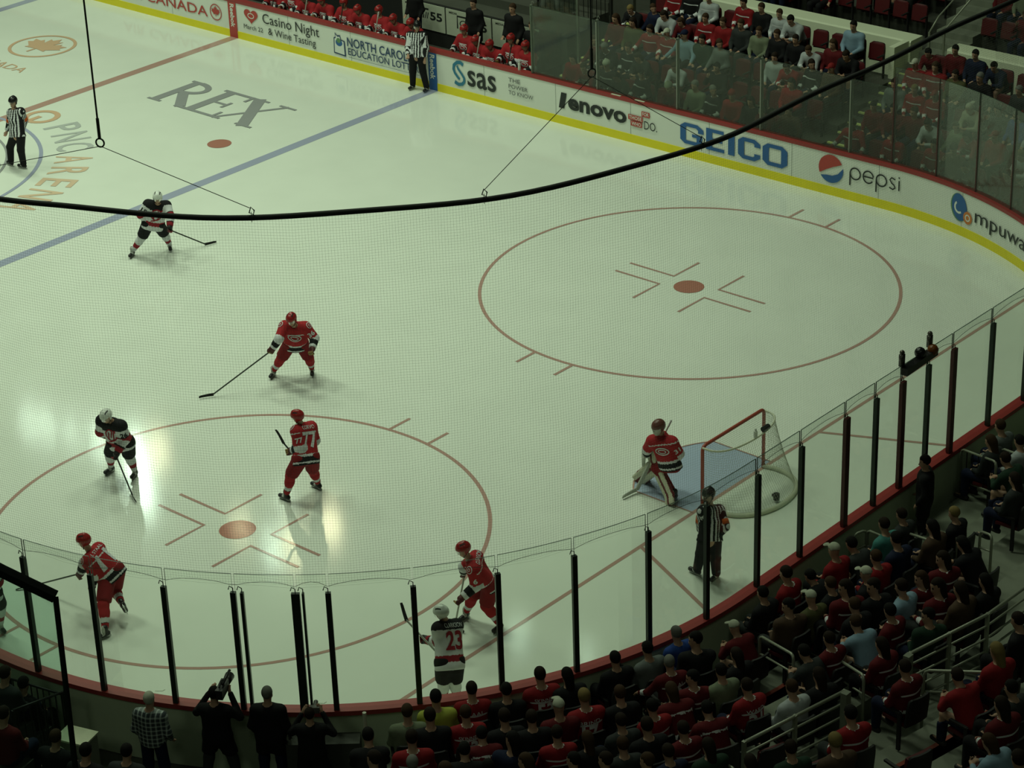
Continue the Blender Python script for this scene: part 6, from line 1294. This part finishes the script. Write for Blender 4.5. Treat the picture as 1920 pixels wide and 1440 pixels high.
# picket railing and side block
A1, A2, A3 = at(18, 1272, 1.25), at(120, 1303, 1.25), at(62, 1322, 1.5)
rail('picket_railing', [tuple(A1), tuple(A2)], .02, M_RAILD, 'black picket railing at the left edge below the boards', posts=[(tuple(A1), 1.2), (tuple(A2), 1.2)], pickets=(9, 1.0))
B1, B2 = at(24, 1332, 1.55), at(122, 1296, 1.30); rail('picket_railing', [tuple(B1), tuple(B2)], .02, M_RAILD, 'black picket railing sloping up behind the corner of the railing glass', posts=[(tuple(B1), 1.5), (tuple(B2), 1.3)], pickets=(8, 1.2))
LB = [(42, 1285, 0, 'black', 'short', 'black', 'dark, behind the picket railing'), (8, 1272, 1, 'dark grey', 'short', 'dark brown', 'cut by the left edge, highest'), (5, 1345, 2, 'dark red', 'short', 'dark brown', 'large, dark red back at the left edge'), (103, 1388, 3, 'black', 'short', 'brown', 'brown pointed head by the pale block'), (160, 1418, 3, 'black', 'short', 'black', 'black head below the case'), (236, 1412, 2, 'dark grey', 'short', 'black', 'dark cap, bottom edge below the plaid shirt')]
for u, v, k, sh, hk, hc, lab in LB:
    zf = [.0, .3, .6, .3][k]; P = at(u, v, zf+1.22); s = S_of(P.x, P.y); d = bdist(P.x, P.y); x, y, t, n = BP(s, d); spectator(x, y, zf, face_rz(n), 'upright', sh, hk, hc, f'person in {sh}, bottom left, {lab}', None)
    mb = MB(); mb.box((x, y, zf+.20), (.5, .5, .4), (t[0], t[1], 0), (n[0], n[1], 0)); tag(mb.build('stool', M_CONCD), f'dark block seat under person at bottom left, {lab}', 'seat')
# thin ice-level curls of tape on the ice by the near boards
for u, v, l in ((300, 1294, 'pale scrap of paper on the ice above the plaid shirt'), (603, 1317, 'pale scrap on the ice between the slit post and the next')):
    P = at(u, v, .006); mb = MB(); mb.box((P.x, P.y, .006), (.12, .06, .006), (.8, .6, 0)); tag(mb.build('paper_scrap', M_ICE), l, 'scrap')

# ------------------------------------------------------------------ railing glass close to the camera, lower left
def near_pt(u, v, dist): d = ray(u, v); return Vector(CAM+d/np.linalg.norm(d)*dist)
q = [near_pt(-130, 1000, 4.0), near_pt(4, 1071, 4.0), near_pt(104, 1119, 4.0), near_pt(142, 1445, 4.0), near_pt(250, 2300, 4.0)]
e = empty('balcony_glass', tuple(q[4]), 'dark edged glass balcony panel close to the viewer at the lower left', 'railing')
mb = MB(); mb.tube(q[:3], .0108, 8); mb.build('top_edge', M_CBL, e)
mb = MB(); mb.tube(q[2:], .0048, 8); mb.build('side_edge', M_CBL, e)
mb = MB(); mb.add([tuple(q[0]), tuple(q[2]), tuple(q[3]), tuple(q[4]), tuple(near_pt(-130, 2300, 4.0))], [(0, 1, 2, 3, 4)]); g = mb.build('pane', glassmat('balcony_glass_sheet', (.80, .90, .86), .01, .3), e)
md = g.modifiers.new('thick', 'SOLIDIFY'); md.thickness = .008
c = q[4]; mb = MB(); mb.box((c.x, c.y, c.z-.15), (.9, .9, .25)); o = mb.build('floor_balcony_ledge', M_CONC); o['kind'] = 'structure'
print('people', nppl, 'seats', nseats)
for o in bpy.data.objects:
    l = o.get('label')
    if l and o.parent is None and len(l.split()) > 16: print('LONG', len(l.split()), l)
seen = {}
for o in bpy.data.objects:
    l = o.get('label')
    if l and o.parent is None:
        if l in seen: print('DUP', l)
        seen[l] = 1
